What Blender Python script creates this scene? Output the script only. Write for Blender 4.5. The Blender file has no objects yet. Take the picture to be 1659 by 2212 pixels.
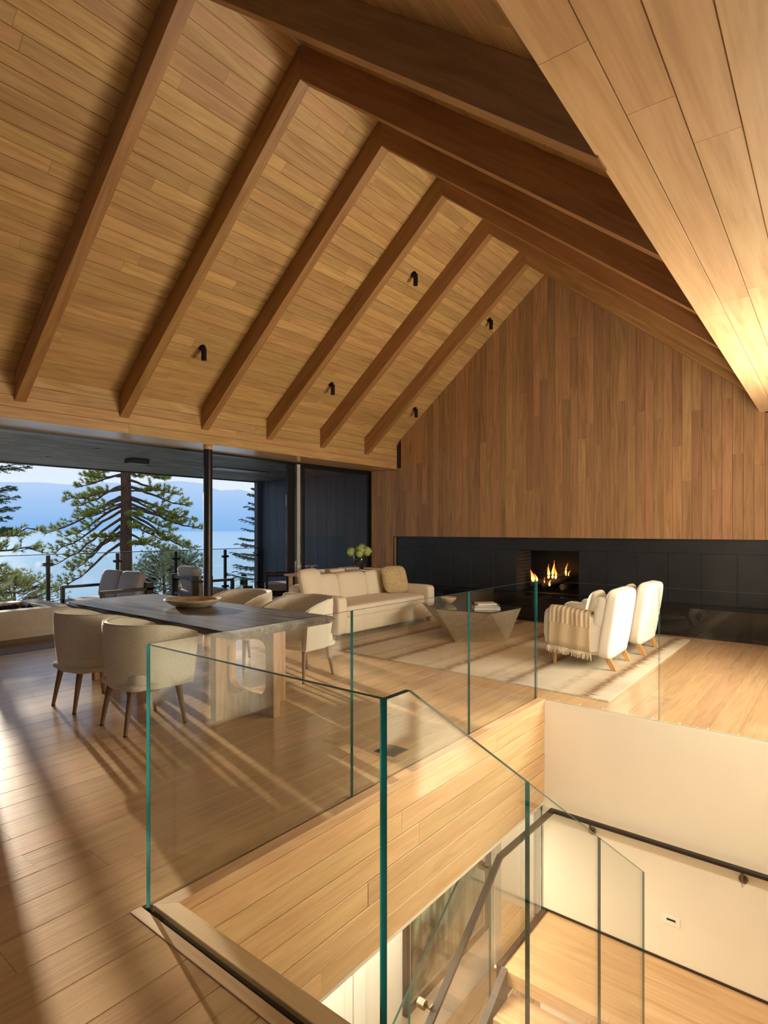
import bpy, bmesh, math, random
from mathutils import Vector, Matrix, noise

# ------------------------------------------------------------------ camera, world, sun, exposure
S = bpy.context.scene
COL = S.collection
R = math.radians
F_PX, CXP, HY = 1266.1, 829.5, 1143.0
cam_data = bpy.data.cameras.new('camera')
cam = bpy.data.objects.new('camera', cam_data)
COL.objects.link(cam)
cam.location = (0, 0, 1.54)
cam.rotation_euler = (R(90), 0, R(38.54))
cam_data.sensor_fit = 'HORIZONTAL'
cam_data.sensor_width = 36
cam_data.lens = F_PX / 1659 * 36
cam_data.shift_y = (HY - 1106) / 1659
cam_data.clip_start = 0.05
cam_data.clip_end = 20000
S.camera = cam

S.view_settings.view_transform = 'Standard'
S.view_settings.look = 'None'
S.view_settings.gamma = 1
S.view_settings.use_curve_mapping = False
S.view_settings.exposure = 0.0

W = bpy.data.worlds.new('sky')
S.world = W
W.use_nodes = True
wn = W.node_tree
wn.nodes.clear()
wo = wn.nodes.new('ShaderNodeOutputWorld')
wb = wn.nodes.new('ShaderNodeBackground')
wc = wn.nodes.new('ShaderNodeTexCoord')
ws = wn.nodes.new('ShaderNodeSeparateXYZ')
wr = wn.nodes.new('ShaderNodeValToRGB')
wn.links.new(wc.outputs['Generated'], ws.inputs[0])
wn.links.new(ws.outputs['Z'], wr.inputs[0])
wn.links.new(wr.outputs[0], wb.inputs[0])
wn.links.new(wb.outputs[0], wo.inputs[0])
el = wr.color_ramp.elements
el[0].position = 0.0; el[0].color = (0.80, 0.88, 0.97, 1)
el[1].position = 1.0; el[1].color = (0.38, 0.55, 0.86, 1)
e = el.new(0.15); e.color = (0.68, 0.80, 0.97, 1)
e = el.new(0.45); e.color = (0.52, 0.68, 0.94, 1)
wb.inputs[1].default_value = 1.05


def light(name, kind, loc, energy, color, target=None, **kw):
    d = bpy.data.lights.new(name, kind)
    d.energy = energy
    d.color = color
    for k, v in kw.items():
        setattr(d, k, v)
    o = bpy.data.objects.new(name, d)
    COL.objects.link(o)
    o.location = loc
    if target is not None:
        o.rotation_euler = (Vector(target) - Vector(loc)).to_track_quat('-Z', 'Y').to_euler()
    return o


SUN_EL = 8.2
sd = Vector((0.972 * math.cos(R(SUN_EL)), -0.235 * math.cos(R(SUN_EL)), -math.sin(R(SUN_EL))))
light('sun', 'SUN', (-20, 6, 6), 13.0, (1.0, 0.90, 0.74), target=Vector((-20, 6, 6)) + sd, angle=R(0.7))
# fill lamp added at the right hand wall beyond the frame, its window made up
light('right_fill_light', 'AREA', (0.37, 6.0, 1.65), 430, (1.0, 0.91, 0.76), target=(-4.5, 5.4, 2.8), shape='RECTANGLE', size=3.0, size_y=1.6)
# weak fill lamp added behind the camera, in front of a closed wall
light('rear_fill_light', 'AREA', (-4.0, -4.3, 1.4), 4, (1.0, 0.86, 0.68), target=(-4.0, 4, 1.9), shape='RECTANGLE', size=5.5, size_y=2.2)
# lower storey downlights
light('lower_hall_light', 'AREA', (-2.75, 3.2, -1.0), 105, (1.0, 0.90, 0.72), target=(-2.75, 3.2, -3), shape='RECTANGLE', size=0.5, size_y=3.0)
light('lower_room_light', 'AREA', (-4.3, 6.7, -1.1), 60, (1.0, 0.86, 0.64), target=(-4.3, 6.7, -3), shape='RECTANGLE', size=1.0, size_y=1.0)
light('stair_light', 'SPOT', (-0.2, 1.9, 3.1), 540, (1.0, 0.92, 0.78), target=(-0.9, 4.8, -1.2), spot_size=R(75), spot_blend=0.8, shadow_soft_size=0.15)

rnd = random.Random(7)


# ------------------------------------------------------------------ materials
def _mat(name):
    m = bpy.data.materials.new(name)
    m.use_nodes = True
    nt = m.node_tree
    b = nt.nodes['Principled BSDF']
    return m, nt, b


def C4(c):
    return (c[0], c[1], c[2], 1)


def srgb(r, g, b):
    f = lambda v: ((v / 255 + 0.055) / 1.055) ** 2.4 if v > 10 else v / 255 / 12.92
    return (f(r), f(g), f(b))


def wood(name, dark, mid, lite, axis='Y', rough=0.45, rot=0.0, var=0.30, scale=1.0, bump=0.12, coat=0.0, contrast=1.0):
    m, nt, b = _mat(name)
    N, L = nt.nodes.new, nt.links.new
    g = N('ShaderNodeNewGeometry'); oi = N('ShaderNodeObjectInfo')
    mul = N('ShaderNodeVectorMath'); mul.operation = 'SCALE'
    comb = N('ShaderNodeCombineXYZ')
    L(oi.outputs['Random'], comb.inputs[0]); L(oi.outputs['Random'], comb.inputs[1]); L(oi.outputs['Random'], comb.inputs[2])
    L(comb.outputs[0], mul.inputs[0]); mul.inputs['Scale'].default_value = 61.7
    mr = N('ShaderNodeMapping'); mr.vector_type = 'POINT'
    mr.inputs['Rotation'].default_value = (0, rot, 0)
    L(g.outputs['Position'], mr.inputs[0])
    add = N('ShaderNodeVectorMath'); add.operation = 'ADD'
    L(mr.outputs[0], add.inputs[0]); L(mul.outputs[0], add.inputs[1])
    sc = {'X': (0.9, 11, 11), 'Y': (11, 0.9, 11), 'Z': (11, 11, 0.9)}[axis]
    sf = {'X': (3, 90, 90), 'Y': (90, 3, 90), 'Z': (90, 90, 3)}[axis]
    m1 = N('ShaderNodeMapping'); m1.inputs['Scale'].default_value = tuple(v * scale for v in sc)
    m2 = N('ShaderNodeMapping'); m2.inputs['Scale'].default_value = tuple(v * scale for v in sf)
    L(add.outputs[0], m1.inputs[0]); L(add.outputs[0], m2.inputs[0])
    n1 = N('ShaderNodeTexNoise'); n1.inputs['Scale'].default_value = 1.0; n1.inputs['Detail'].default_value = 4; n1.inputs['Distortion'].default_value = 1.6
    n2 = N('ShaderNodeTexNoise'); n2.inputs['Scale'].default_value = 1.0; n2.inputs['Detail'].default_value = 3
    L(m1.outputs[0], n1.inputs[0]); L(m2.outputs[0], n2.inputs[0])
    mx = N('ShaderNodeMath'); mx.operation = 'MULTIPLY_ADD'
    L(n2.outputs[0], mx.inputs[0]); mx.inputs[1].default_value = 0.35 * contrast
    mb = N('ShaderNodeMath'); mb.operation = 'MULTIPLY_ADD'; L(n1.outputs[0], mb.inputs[0]); mb.inputs[1].default_value = 0.75 * contrast
    mb.inputs[2].default_value = 0.5 - 0.55 * contrast
    L(mb.outputs[0], mx.inputs[2])
    cr = N('ShaderNodeValToRGB')
    cr.color_ramp.elements[0].position = 0.25; cr.color_ramp.elements[0].color = C4(dark)
    cr.color_ramp.elements[1].position = 0.78; cr.color_ramp.elements[1].color = C4(lite)
    k = cr.color_ramp.elements.new(0.5); k.color = C4(mid)
    L(mx.outputs[0], cr.inputs[0])
    # per board tone
    tm = N('ShaderNodeMapRange'); L(oi.outputs['Random'], tm.inputs[0])
    tm.inputs['To Min'].default_value = 1 - var; tm.inputs['To Max'].default_value = 1 + var * 0.55
    hs = N('ShaderNodeHueSaturation'); L(tm.outputs[0], hs.inputs['Value']); L(cr.outputs[0], hs.inputs['Color'])
    wn_ = N('ShaderNodeTexWhiteNoise'); wn_.noise_dimensions = '1D'; L(oi.outputs['Random'], wn_.inputs['W'])
    hm = N('ShaderNodeMapRange'); L(wn_.outputs['Value'], hm.inputs[0]); hm.inputs['To Min'].default_value = 0.493; hm.inputs['To Max'].default_value = 0.506
    L(hm.outputs[0], hs.inputs['Hue'])
    L(hs.outputs[0], b.inputs['Base Color'])
    b.inputs['Roughness'].default_value = rough
    if coat:
        b.inputs['Coat Weight'].default_value = coat; b.inputs['Coat Roughness'].default_value = 0.18
    bp = N('ShaderNodeBump'); bp.inputs['Strength'].default_value = bump; bp.inputs['Distance'].default_value = 0.002
    L(n2.outputs[0], bp.inputs['Height']); L(bp.outputs[0], b.inputs['Normal'])
    return m


def plain(name, col, rough=0.6, metal=0.0, nscale=0, namp=0.15, bump=0.0, spec=0.5, coords='Object', stretch=(1, 1, 1)):
    m, nt, b = _mat(name)
    b.inputs['Roughness'].default_value = rough
    b.inputs['Metallic'].default_value = metal
    b.inputs['Specular IOR Level'].default_value = spec
    N, L = nt.nodes.new, nt.links.new
    tc = N('ShaderNodeTexCoord'); mp = N('ShaderNodeMapping'); mp.inputs['Scale'].default_value = stretch
    L(tc.outputs[coords], mp.inputs[0])
    n = N('ShaderNodeTexNoise'); n.inputs['Scale'].default_value = nscale or 8; n.inputs['Detail'].default_value = 5
    L(mp.outputs[0], n.inputs[0])
    cr = N('ShaderNodeValToRGB')
    cr.color_ramp.elements[0].position = 0.3; cr.color_ramp.elements[1].position = 0.72
    cr.color_ramp.elements[0].color = C4([max(0, v * (1 - namp)) for v in col])
    cr.color_ramp.elements[1].color = C4([min(1, v * (1 + namp)) for v in col])
    L(n.outputs[0], cr.inputs[0]); L(cr.outputs[0], b.inputs['Base Color'])
    if bump:
        bp = N('ShaderNodeBump'); bp.inputs['Strength'].default_value = bump; bp.inputs['Distance'].default_value = 0.004
        L(n.outputs[0], bp.inputs['Height']); L(bp.outputs[0], b.inputs['Normal'])
    return m


def fabric(name, col, scale=260, amp=0.12, bump=0.35):
    m, nt, b = _mat(name)
    N, L = nt.nodes.new, nt.links.new
    tc = N('ShaderNodeTexCoord')
    mp = N('ShaderNodeMapping'); mp.inputs['Scale'].default_value = (1, 1, 0.25); L(tc.outputs['Object'], mp.inputs[0])
    n = N('ShaderNodeTexNoise'); n.inputs['Scale'].default_value = scale; n.inputs['Detail'].default_value = 2; L(mp.outputs[0], n.inputs[0])
    n3 = N('ShaderNodeTexNoise'); n3.inputs['Scale'].default_value = 5; L(tc.outputs['Object'], n3.inputs[0])
    ad = N('ShaderNodeMath'); ad.operation = 'MULTIPLY_ADD'; L(n3.outputs[0], ad.inputs[0]); ad.inputs[1].default_value = 0.3; L(n.outputs[0], ad.inputs[2])
    cr = N('ShaderNodeValToRGB'); cr.color_ramp.elements[0].position = 0.45; cr.color_ramp.elements[1].position = 0.85
    cr.color_ramp.elements[0].color = C4([v * (1 - amp) for v in col]); cr.color_ramp.elements[1].color = C4([min(1, v * (1 + amp)) for v in col])
    L(ad.outputs[0], cr.inputs[0]); L(cr.outputs[0], b.inputs['Base Color'])
    b.inputs['Roughness'].default_value = 0.9; b.inputs['Specular IOR Level'].default_value = 0.15
    b.inputs['Sheen Weight'].default_value = 0.15
    bp = N('ShaderNodeBump'); bp.inputs['Strength'].default_value = bump; bp.inputs['Distance'].default_value = 0.002
    L(n.outputs[0], bp.inputs['Height']); L(bp.outputs[0], b.inputs['Normal'])
    return m


def glass_mat(name, tint=(0.984, 0.996, 0.990), ior=1.5, rough=0.0):
    m = bpy.data.materials.new(name); m.use_nodes = True
    nt = m.node_tree; nt.nodes.clear()
    N, L = nt.nodes.new, nt.links.new
    o = N('ShaderNodeOutputMaterial'); t = N('ShaderNodeBsdfTransparent'); g = N('ShaderNodeBsdfGlossy'); x = N('ShaderNodeMixShader')
    ge = N('ShaderNodeNewGeometry'); d = N('ShaderNodeVectorMath'); d.operation = 'DOT_PRODUCT'
    L(ge.outputs['Normal'], d.inputs[0]); L(ge.outputs['Incoming'], d.inputs[1])
    a = N('ShaderNodeMath'); a.operation = 'ABSOLUTE'; L(d.outputs['Value'], a.inputs[0])
    b = N('ShaderNodeMath'); b.operation = 'SUBTRACT'; b.inputs[0].default_value = 1.0; L(a.outputs[0], b.inputs[1])
    p = N('ShaderNodeMath'); p.operation = 'POWER'; L(b.outputs[0], p.inputs[0]); p.inputs[1].default_value = 5.0
    f = N('ShaderNodeMath'); f.operation = 'MULTIPLY_ADD'; L(p.outputs[0], f.inputs[0]); f.inputs[1].default_value = 0.955; f.inputs[2].default_value = 0.045
    t.inputs[0].default_value = C4(tint); g.inputs['Roughness'].default_value = rough
    L(f.outputs[0], x.inputs[0]); L(t.outputs[0], x.inputs[1]); L(g.outputs[0], x.inputs[2]); L(x.outputs[0], o.inputs[0])
    return m


def edge_glass(name, col=(0.004, 0.03, 0.03)):
    m = bpy.data.materials.new(name); m.use_nodes = True
    nt = m.node_tree; nt.nodes.clear()
    N, L = nt.nodes.new, nt.links.new
    o = N('ShaderNodeOutputMaterial'); d = N('ShaderNodeBsdfTranslucent'); p = N('ShaderNodeBsdfPrincipled'); x = N('ShaderNodeMixShader')
    d.inputs[0].default_value = (0.03, 0.42, 0.42, 1)
    p.inputs['Base Color'].default_value = C4(col); p.inputs['Roughness'].default_value = 0.35; p.inputs['Specular IOR Level'].default_value = 0.15
    x.inputs[0].default_value = 0.14
    L(p.outputs[0], x.inputs[1]); L(d.outputs[0], x.inputs[2]); L(x.outputs[0], o.inputs[0])
    return m


M = {}
OAK_D, OAK_M, OAK_L = srgb(150, 104, 62), srgb(192, 145, 94), srgb(216, 174, 122)
M['ceil'] = wood('oak_ceiling', srgb(166, 126, 74), srgb(194, 154, 96), srgb(214, 178, 120), 'Y', 0.5, var=0.17)
M['fascia'] = wood('oak_fascia', srgb(196, 156, 106), srgb(222, 186, 136), srgb(236, 206, 160), 'Y', 0.42, var=0.12, contrast=0.9)
M['soffit'] = wood('oak_soffit', srgb(190, 152, 104), srgb(218, 182, 132), srgb(234, 204, 158), 'Y', 0.45, var=0.10, scale=0.7)
M['floor'] = wood('oak_floor', srgb(160, 126, 88), srgb(192, 156, 114), srgb(208, 174, 134), 'Y', 0.21, var=0.11, contrast=0.8, bump=0.2)
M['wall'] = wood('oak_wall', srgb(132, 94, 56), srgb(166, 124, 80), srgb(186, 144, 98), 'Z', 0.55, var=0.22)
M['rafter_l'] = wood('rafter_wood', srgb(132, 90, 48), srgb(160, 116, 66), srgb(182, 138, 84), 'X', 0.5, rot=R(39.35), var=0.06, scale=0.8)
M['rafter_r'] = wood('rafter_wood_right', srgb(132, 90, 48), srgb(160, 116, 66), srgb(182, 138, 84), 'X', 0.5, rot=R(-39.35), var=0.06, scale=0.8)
M['ceil_under'] = wood('oak_eave_underside', srgb(182, 140, 88), srgb(208, 168, 112), srgb(226, 190, 136), 'Y', 0.22, var=0.08)
M['rearwall'] = plain('darkened_rear_panelling', srgb(92, 70, 48), 0.7, 0, 4, 0.1)  # unseen rear walls darkened to reduce bounce light
M['backing'] = plain('dark_backing', srgb(60, 40, 24), 0.9)  # dark backing behind the boards, also on the landing strip
M['treads'] = wood('stair_oak', srgb(178, 138, 94), srgb(206, 168, 122), srgb(222, 188, 144), 'X', 0.38, var=0.05, scale=0.8)
M['curb'] = wood('curb_oak', srgb(192, 154, 108), srgb(216, 180, 134), srgb(230, 200, 158), 'X', 0.45, var=0.05)
M['curb_y'] = wood('curb_oak_y', srgb(192, 154, 108), srgb(216, 180, 134), srgb(230, 200, 158), 'Y', 0.45, var=0.05)
M['black'] = plain('black_metal', srgb(24, 23, 23), 0.42, 0.3, 14, 0.15)
M['bronze'] = plain('dark_bronze', srgb(46, 38, 32), 0.45, 0.3, 14, 0.1)
M['panelblack'] = plain('black_steel_panel', srgb(38, 40, 42), 0.45, 0.2, 3, 0.18)
M['hearth'] = plain('hearth_stone', srgb(22, 22, 23), 0.07, 0.0, 5, 0.2)
M['navy'] = wood('navy_siding', srgb(36, 42, 56), srgb(50, 58, 76), srgb(60, 70, 90), 'Z', 0.5, var=0.12, scale=0.5)
M['soffit_dark'] = wood('black_stained_soffit', srgb(34, 37, 40), srgb(72, 77, 80), srgb(136, 142, 146), 'Y', 0.6, var=0.25, contrast=2.0, scale=1.4)
M['deck'] = wood('deck_board', srgb(120, 100, 84), srgb(160, 138, 116), srgb(182, 160, 136), 'Y', 0.6, var=0.12)
M['white'] = plain('cream_plaster', srgb(238, 228, 206), 0.7, 0, 3, 0.015)
M['white2'] = plain('white_paint', srgb(240, 236, 222), 0.5, 0, 3, 0.015)
M['steel'] = plain('brushed_steel', srgb(120, 108, 92), 0.42, 1.0, 30, 0.06)
M['column'] = plain('column_steel', srgb(48, 45, 43), 0.32, 0.6, 10, 0.08)
M['glass'] = glass_mat('clear_glass')
M['gedge'] = edge_glass('glass_edge')
M['winglass'] = glass_mat('window_glass', (0.97, 0.985, 0.98))
M['chairfab'] = fabric('oatmeal_weave', srgb(206, 200, 182), 240, 0.14)
M['sofafab'] = fabric('cream_linen', srgb(226, 212, 186), 300, 0.05)
M['armfab'] = fabric('ivory_boucle', srgb(232, 222, 204), 340, 0.05)
M['outfab'] = fabric('grey_outdoor_fabric', srgb(168, 160, 158), 300, 0.06)
M['pillow'] = fabric('woven_tan_pillow', srgb(190, 166, 124), 90, 0.22, 0.8)
M['chairleg'] = wood('chair_leg_wood', srgb(84, 62, 42), srgb(116, 88, 62), srgb(140, 110, 80), 'Z', 0.4, var=0.05)
M['lightleg'] = wood('light_leg_wood', srgb(160, 112, 62), srgb(196, 146, 90), srgb(214, 168, 112), 'Z', 0.45, var=0.05)
M['tabletop'] = wood('charcoal_table_top', srgb(40, 36, 36), srgb(84, 77, 74), srgb(138, 128, 122), 'X', 0.30, var=0.03, scale=0.7, contrast=1.5, bump=0.8)
M['pedestal'] = wood('pedestal_wood', srgb(120, 82, 46), srgb(164, 120, 76), srgb(192, 150, 104), 'Z', 0.5, var=0.05)
M['bowlwood'] = plain('rough_bowl_wood', srgb(176, 156, 122), 0.8, 0, 22, 0.22, 0.6)
M['console'] = wood('console_oak', srgb(196, 158, 116), srgb(222, 190, 150), srgb(234, 206, 170), 'Y', 0.45, var=0.04)
M['paper'] = plain('book_pages', srgb(230, 222, 204), 0.85, 0, 60, 0.06, stretch=(1, 1, 10))
M['book_d'] = plain('dark_book_cover', srgb(52, 50, 52), 0.55)
M['book_w'] = plain('white_book_cover', srgb(224, 218, 206), 0.55)
M['book_b'] = plain('blue_book_cover', srgb(120, 124, 128), 0.55)
M['book_o'] = plain('orange_book_cover', srgb(206, 130, 78), 0.6)
M['vase'] = plain('dark_glazed_vase', srgb(40, 42, 42), 0.08, 0, 8, 0.2)
M['petal'] = plain('green_hydrangea_petal', srgb(186, 204, 122), 0.7, 0, 25, 0.2)
M['ctable'] = plain('coffee_table_veneer', srgb(176, 160, 132), 0.35, 0.25, 16, 0.14, stretch=(1, 1, 4))
M['ctop'] = plain('smoked_table_top', srgb(38, 38, 38), 0.06, 0, 5, 0.1)
M['ceramic'] = plain('tan_ceramic', srgb(186, 158, 128), 0.5)
M['concrete'] = plain('pale_concrete', srgb(206, 196, 180), 0.8, 0, 12, 0.07, 0.15)
M['lava'] = plain('black_lava_rock', srgb(32, 30, 29), 0.9, 0, 30, 0.4, 0.8)
M['tableglass'] = glass_mat('table_glass', (0.72, 0.93, 0.92))
M['bark'] = plain('pine_bark', srgb(72, 52, 40), 0.9, 0, 14, 0.35, 0.8, stretch=(1, 1, 0.25))
M['branch'] = plain('branch_bark', srgb(70, 58, 48), 0.9, 0, 14, 0.3)
M['needle'] = plain('pine_needles', srgb(138, 148, 66), 0.6, 0, 3, 0.35)
M['needle_dark'] = plain('fir_needles', srgb(58, 84, 56), 0.6, 0, 3, 0.3)
M['needle_pale'] = plain('sunlit_needles', srgb(156, 164, 92), 0.6, 0, 3, 0.3)  # paler needle copy with the sunlight put into its colour
M['bush'] = plain('bush_leaves', srgb(136, 150, 104), 0.6, 0, 3, 0.3)
M['ground'] = plain('forest_ground', srgb(96, 84, 62), 0.95, 0, 2, 0.3, 0.3)
M['log'] = plain('charred_log', srgb(46, 34, 26), 0.9, 0, 20, 0.4, 0.6)
M['logend'] = plain('log_end_grain', srgb(120, 98, 70), 0.85, 0, 20, 0.3)
M['brick'] = plain('firebrick', srgb(34, 29, 25), 0.9, 0, 20, 0.2, 0.4)
M['mortar'] = plain('firebrick_mortar', srgb(96, 84, 68), 0.9)
M['rubber'] = plain('black_glide', srgb(18, 18, 18), 0.7)
M['mat_white'] = plain('picture_mat', srgb(232, 226, 208), 0.8)
M['frame_dark'] = plain('dark_picture_frame', srgb(58, 44, 34), 0.45, 0, 20, 0.15)
M['tufting'] = fabric('fringe_yarn', srgb(226, 212, 186), 100, 0.08)

# foliage is set without subsurface scattering
for k in ('needle', 'needle_dark', 'needle_pale', 'bush', 'petal'):
    b = M[k].node_tree.nodes['Principled BSDF']
    b.inputs['Subsurface Weight'].default_value = 0.0


def rug_mat():
    m, nt, b = _mat('ikat_rug')
    N, L = nt.nodes.new, nt.links.new
    g = N('ShaderNodeNewGeometry'); s = N('ShaderNodeSeparateXYZ'); L(g.outputs['Position'], s.inputs[0])
    mp = N('ShaderNodeMapping'); mp.inputs['Scale'].default_value = (3, 60, 1); L(g.outputs['Position'], mp.inputs[0])
    n = N('ShaderNodeTexNoise'); n.inputs['Scale'].default_value = 1; n.inputs['Detail'].default_value = 3; L(mp.outputs[0], n.inputs[0])
    # stripes run along Y, repeating in X, with feathered edges
    a = N('ShaderNodeMath'); a.operation = 'MULTIPLY_ADD'; L(n.outputs[0], a.inputs[0]); a.inputs[1].default_value = 0.28; L(s.outputs['X'], a.inputs[2])
    w = N('ShaderNodeMath'); w.operation = 'MULTIPLY'; L(a.outputs[0], w.inputs[0]); w.inputs[1].default_value = 1.0 / 0.78
    fr = N('ShaderNodeMath'); fr.operation = 'FRACT'; L(w.outputs[0], fr.inputs[0])
    cr = N('ShaderNodeValToRGB')
    E_ = cr.color_ramp.elements
    lt, md, br = C4(srgb(204, 192, 170)), C4(srgb(180, 163, 138)), C4(srgb(104, 70, 46))
    E_[0].position = 0.0; E_[0].color = lt
    E_[1].position = 1.0; E_[1].color = lt
    for p, c in ((0.30, lt), (0.38, md), (0.46, lt), (0.66, md), (0.74, br), (0.80, md), (0.86, lt)):
        k = E_.new(p); k.color = c
    L(fr.outputs[0], cr.inputs[0])
    n2 = N('ShaderNodeTexNoise'); n2.inputs['Scale'].default_value = 1.4; n2.inputs['Detail'].default_value = 5; L(g.outputs['Position'], n2.inputs[0])
    hs = N('ShaderNodeHueSaturation'); mr = N('ShaderNodeMapRange'); L(n2.outputs[0], mr.inputs[0]); mr.inputs['From Min'].default_value = .3; mr.inputs['From Max'].default_value = .7
    mr.inputs['To Min'].default_value = 0.84; mr.inputs['To Max'].default_value = 1.1
    L(mr.outputs[0], hs.inputs['Value']); L(cr.outputs[0], hs.inputs['Color']); L(hs.outputs[0], b.inputs['Base Color'])
    b.inputs['Roughness'].default_value = 0.95; b.inputs['Specular IOR Level'].default_value = 0.1
    bp = N('ShaderNodeBump'); bp.inputs['Strength'].default_value = 0.4; bp.inputs['Distance'].default_value = 0.004
    L(n.outputs[0], bp.inputs['Height']); L(bp.outputs[0], b.inputs['Normal'])
    return m


def throw_mat():
    m, nt, b = _mat('striped_throw')
    N, L = nt.nodes.new, nt.links.new
    tc = N('ShaderNodeTexCoord'); s = N('ShaderNodeSeparateXYZ'); L(tc.outputs['UV'], s.inputs[0])
    # vertical stripes on the upper part, rows of woven pattern on the lower part
    w1 = N('ShaderNodeMath'); w1.operation = 'MULTIPLY'; L(s.outputs['X'], w1.inputs[0]); w1.inputs[1].default_value = 9
    f1 = N('ShaderNodeMath'); f1.operation = 'FRACT'; L(w1.outputs[0], f1.inputs[0])
    c1 = N('ShaderNodeValToRGB'); e = c1.color_ramp.elements
    e[0].position = 0.35; e[0].color = C4(srgb(226, 206, 176)); e[1].position = 0.55; e[1].color = C4(srgb(180, 148, 112))
    L(f1.outputs[0], c1.inputs[0])
    w2 = N('ShaderNodeMath'); w2.operation = 'MULTIPLY'; L(s.outputs['Y'], w2.inputs[0]); w2.inputs[1].default_value = 52
    f2 = N('ShaderNodeMath'); f2.operation = 'FRACT'; L(w2.outputs[0], f2.inputs[0])
    c2 = N('ShaderNodeValToRGB'); e = c2.color_ramp.elements
    e[0].position = 0.3; e[0].color = C4(srgb(210, 186, 152)); e[1].position = 0.6; e[1].color = C4(srgb(190, 162, 126))
    L(f2.outputs[0], c2.inputs[0])
    g = N('ShaderNodeMath'); g.operation = 'GREATER_THAN'; L(s.outputs['Y'], g.inputs[0]); g.inputs[1].default_value = 0.74
    mx = N('ShaderNodeMixRGB'); L(g.outputs[0], mx.inputs[0]); L(c1.outputs[0], mx.inputs[1]); L(c2.outputs[0], mx.inputs[2])
    L(mx.outputs[0], b.inputs['Base Color']); b.inputs['Roughness'].default_value = 0.95
    return m


def art_mat():
    m, nt, b = _mat('abstract_painting')
    N, L = nt.nodes.new, nt.links.new
    g = N('ShaderNodeNewGeometry')
    mp = N('ShaderNodeMapping'); mp.inputs['Scale'].default_value = (1, 6, 0.55); L(g.outputs['Position'], mp.inputs[0])
    n = N('ShaderNodeTexNoise'); n.inputs['Scale'].default_value = 1.0; n.inputs['Detail'].default_value = 4; n.inputs['Distortion'].default_value = 0.5; L(mp.outputs[0], n.inputs[0])
    cr = N('ShaderNodeValToRGB'); E_ = cr.color_ramp.elements
    E_[0].position = 0.30; E_[0].color = C4(srgb(62, 62, 44)); E_[1].position = 0.72; E_[1].color = C4(srgb(222, 222, 200))
    for p, c in ((0.42, srgb(130, 136, 104)), (0.5, srgb(176, 184, 152)), (0.6, srgb(206, 208, 180))):
        k = E_.new(p); k.color = C4(c)
    L(n.outputs[0], cr.inputs[0])
    # dark burnt blot in the near lower corner, with a shape of its own
    s = N('ShaderNodeVectorMath'); s.operation = 'DISTANCE'; L(g.outputs['Position'], s.inputs[0]); s.inputs[1].default_value = (-3.3, 4.75, -2.62)
    n2 = N('ShaderNodeTexNoise'); n2.inputs['Scale'].default_value = 7; n2.inputs['Detail'].default_value = 7; L(g.outputs['Position'], n2.inputs[0])
    a = N('ShaderNodeMath'); a.operation = 'MULTIPLY_ADD'; L(n2.outputs[0], a.inputs[0]); a.inputs[1].default_value = 0.9; L(s.outputs['Value'], a.inputs[2])
    r = N('ShaderNodeMapRange'); L(a.outputs[0], r.inputs[0]); r.inputs['From Min'].default_value = 0.5; r.inputs['From Max'].default_value = 0.95
    mx = N('ShaderNodeMixRGB'); L(r.outputs[0], mx.inputs[0]); mx.inputs[1].default_value = C4(srgb(70, 44, 24)); L(cr.outputs[0], mx.inputs[2])
    L(mx.outputs[0], b.inputs['Base Color']); b.inputs['Roughness'].default_value = 0.6
    return m


def flame_mat():
    m = bpy.data.materials.new('flame'); m.use_nodes = True
    nt = m.node_tree; nt.nodes.clear(); N, L = nt.nodes.new, nt.links.new
    o = N('ShaderNodeOutputMaterial'); e = N('ShaderNodeEmission'); t = N('ShaderNodeTexCoord'); s = N('ShaderNodeSeparateXYZ'); c = N('ShaderNodeValToRGB')
    tr = N('ShaderNodeBsdfTransparent'); x = N('ShaderNodeMixShader'); c2 = N('ShaderNodeValToRGB')
    L(t.outputs['Generated'], s.inputs[0]); L(s.outputs['Z'], c.inputs[0]); L(c.outputs[0], e.inputs[0]); e.inputs[1].default_value = 3.0
    c.color_ramp.elements[0].position = 0; c.color_ramp.elements[0].color = (1.0, 0.66, 0.24, 1)
    c.color_ramp.elements[1].position = 1; c.color_ramp.elements[1].color = (0.75, 0.05, 0.004, 1)
    k = c.color_ramp.elements.new(0.45); k.color = (1.0, 0.32, 0.05, 1)
    L(s.outputs['Z'], c2.inputs[0]); c2.color_ramp.elements[0].color = (0, 0, 0, 1); c2.color_ramp.elements[0].position = 0.5
    c2.color_ramp.elements[1].color = (0.7, 0.7, 0.7, 1)
    L(c2.outputs[0], x.inputs[0]); L(e.outputs[0], x.inputs[1]); L(tr.outputs[0], x.inputs[2]); L(x.outputs[0], o.inputs[0])
    return m


def lake_mat():
    m, nt, b = _mat('lake_water')
    N, L = nt.nodes.new, nt.links.new
    g = N('ShaderNodeNewGeometry')
    mp = N('ShaderNodeMapping'); mp.inputs['Scale'].default_value = (0.35, 0.12, 1); L(g.outputs['Position'], mp.inputs[0])
    n = N('ShaderNodeTexNoise'); n.inputs['Scale'].default_value = 1; n.inputs['Detail'].default_value = 8; n.inputs['Roughness'].default_value = 0.65; L(mp.outputs[0], n.inputs[0])
    cr = N('ShaderNodeValToRGB'); cr.color_ramp.elements[0].position = 0.3; cr.color_ramp.elements[1].position = 0.7
    cr.color_ramp.elements[0].color = (0.19, 0.40, 0.54, 1); cr.color_ramp.elements[1].color = (0.30, 0.52, 0.66, 1)
    L(n.outputs[0], cr.inputs[0]); L(cr.outputs[0], b.inputs['Base Color'])
    b.inputs['Roughness'].default_value = 0.16; b.inputs['Specular IOR Level'].default_value = 0.2
    bp = N('ShaderNodeBump'); bp.inputs['Strength'].default_value = 0.12; bp.inputs['Distance'].default_value = 0.5
    L(n.outputs[0], bp.inputs['Height']); L(bp.outputs[0], b.inputs['Normal'])
    return m


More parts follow.
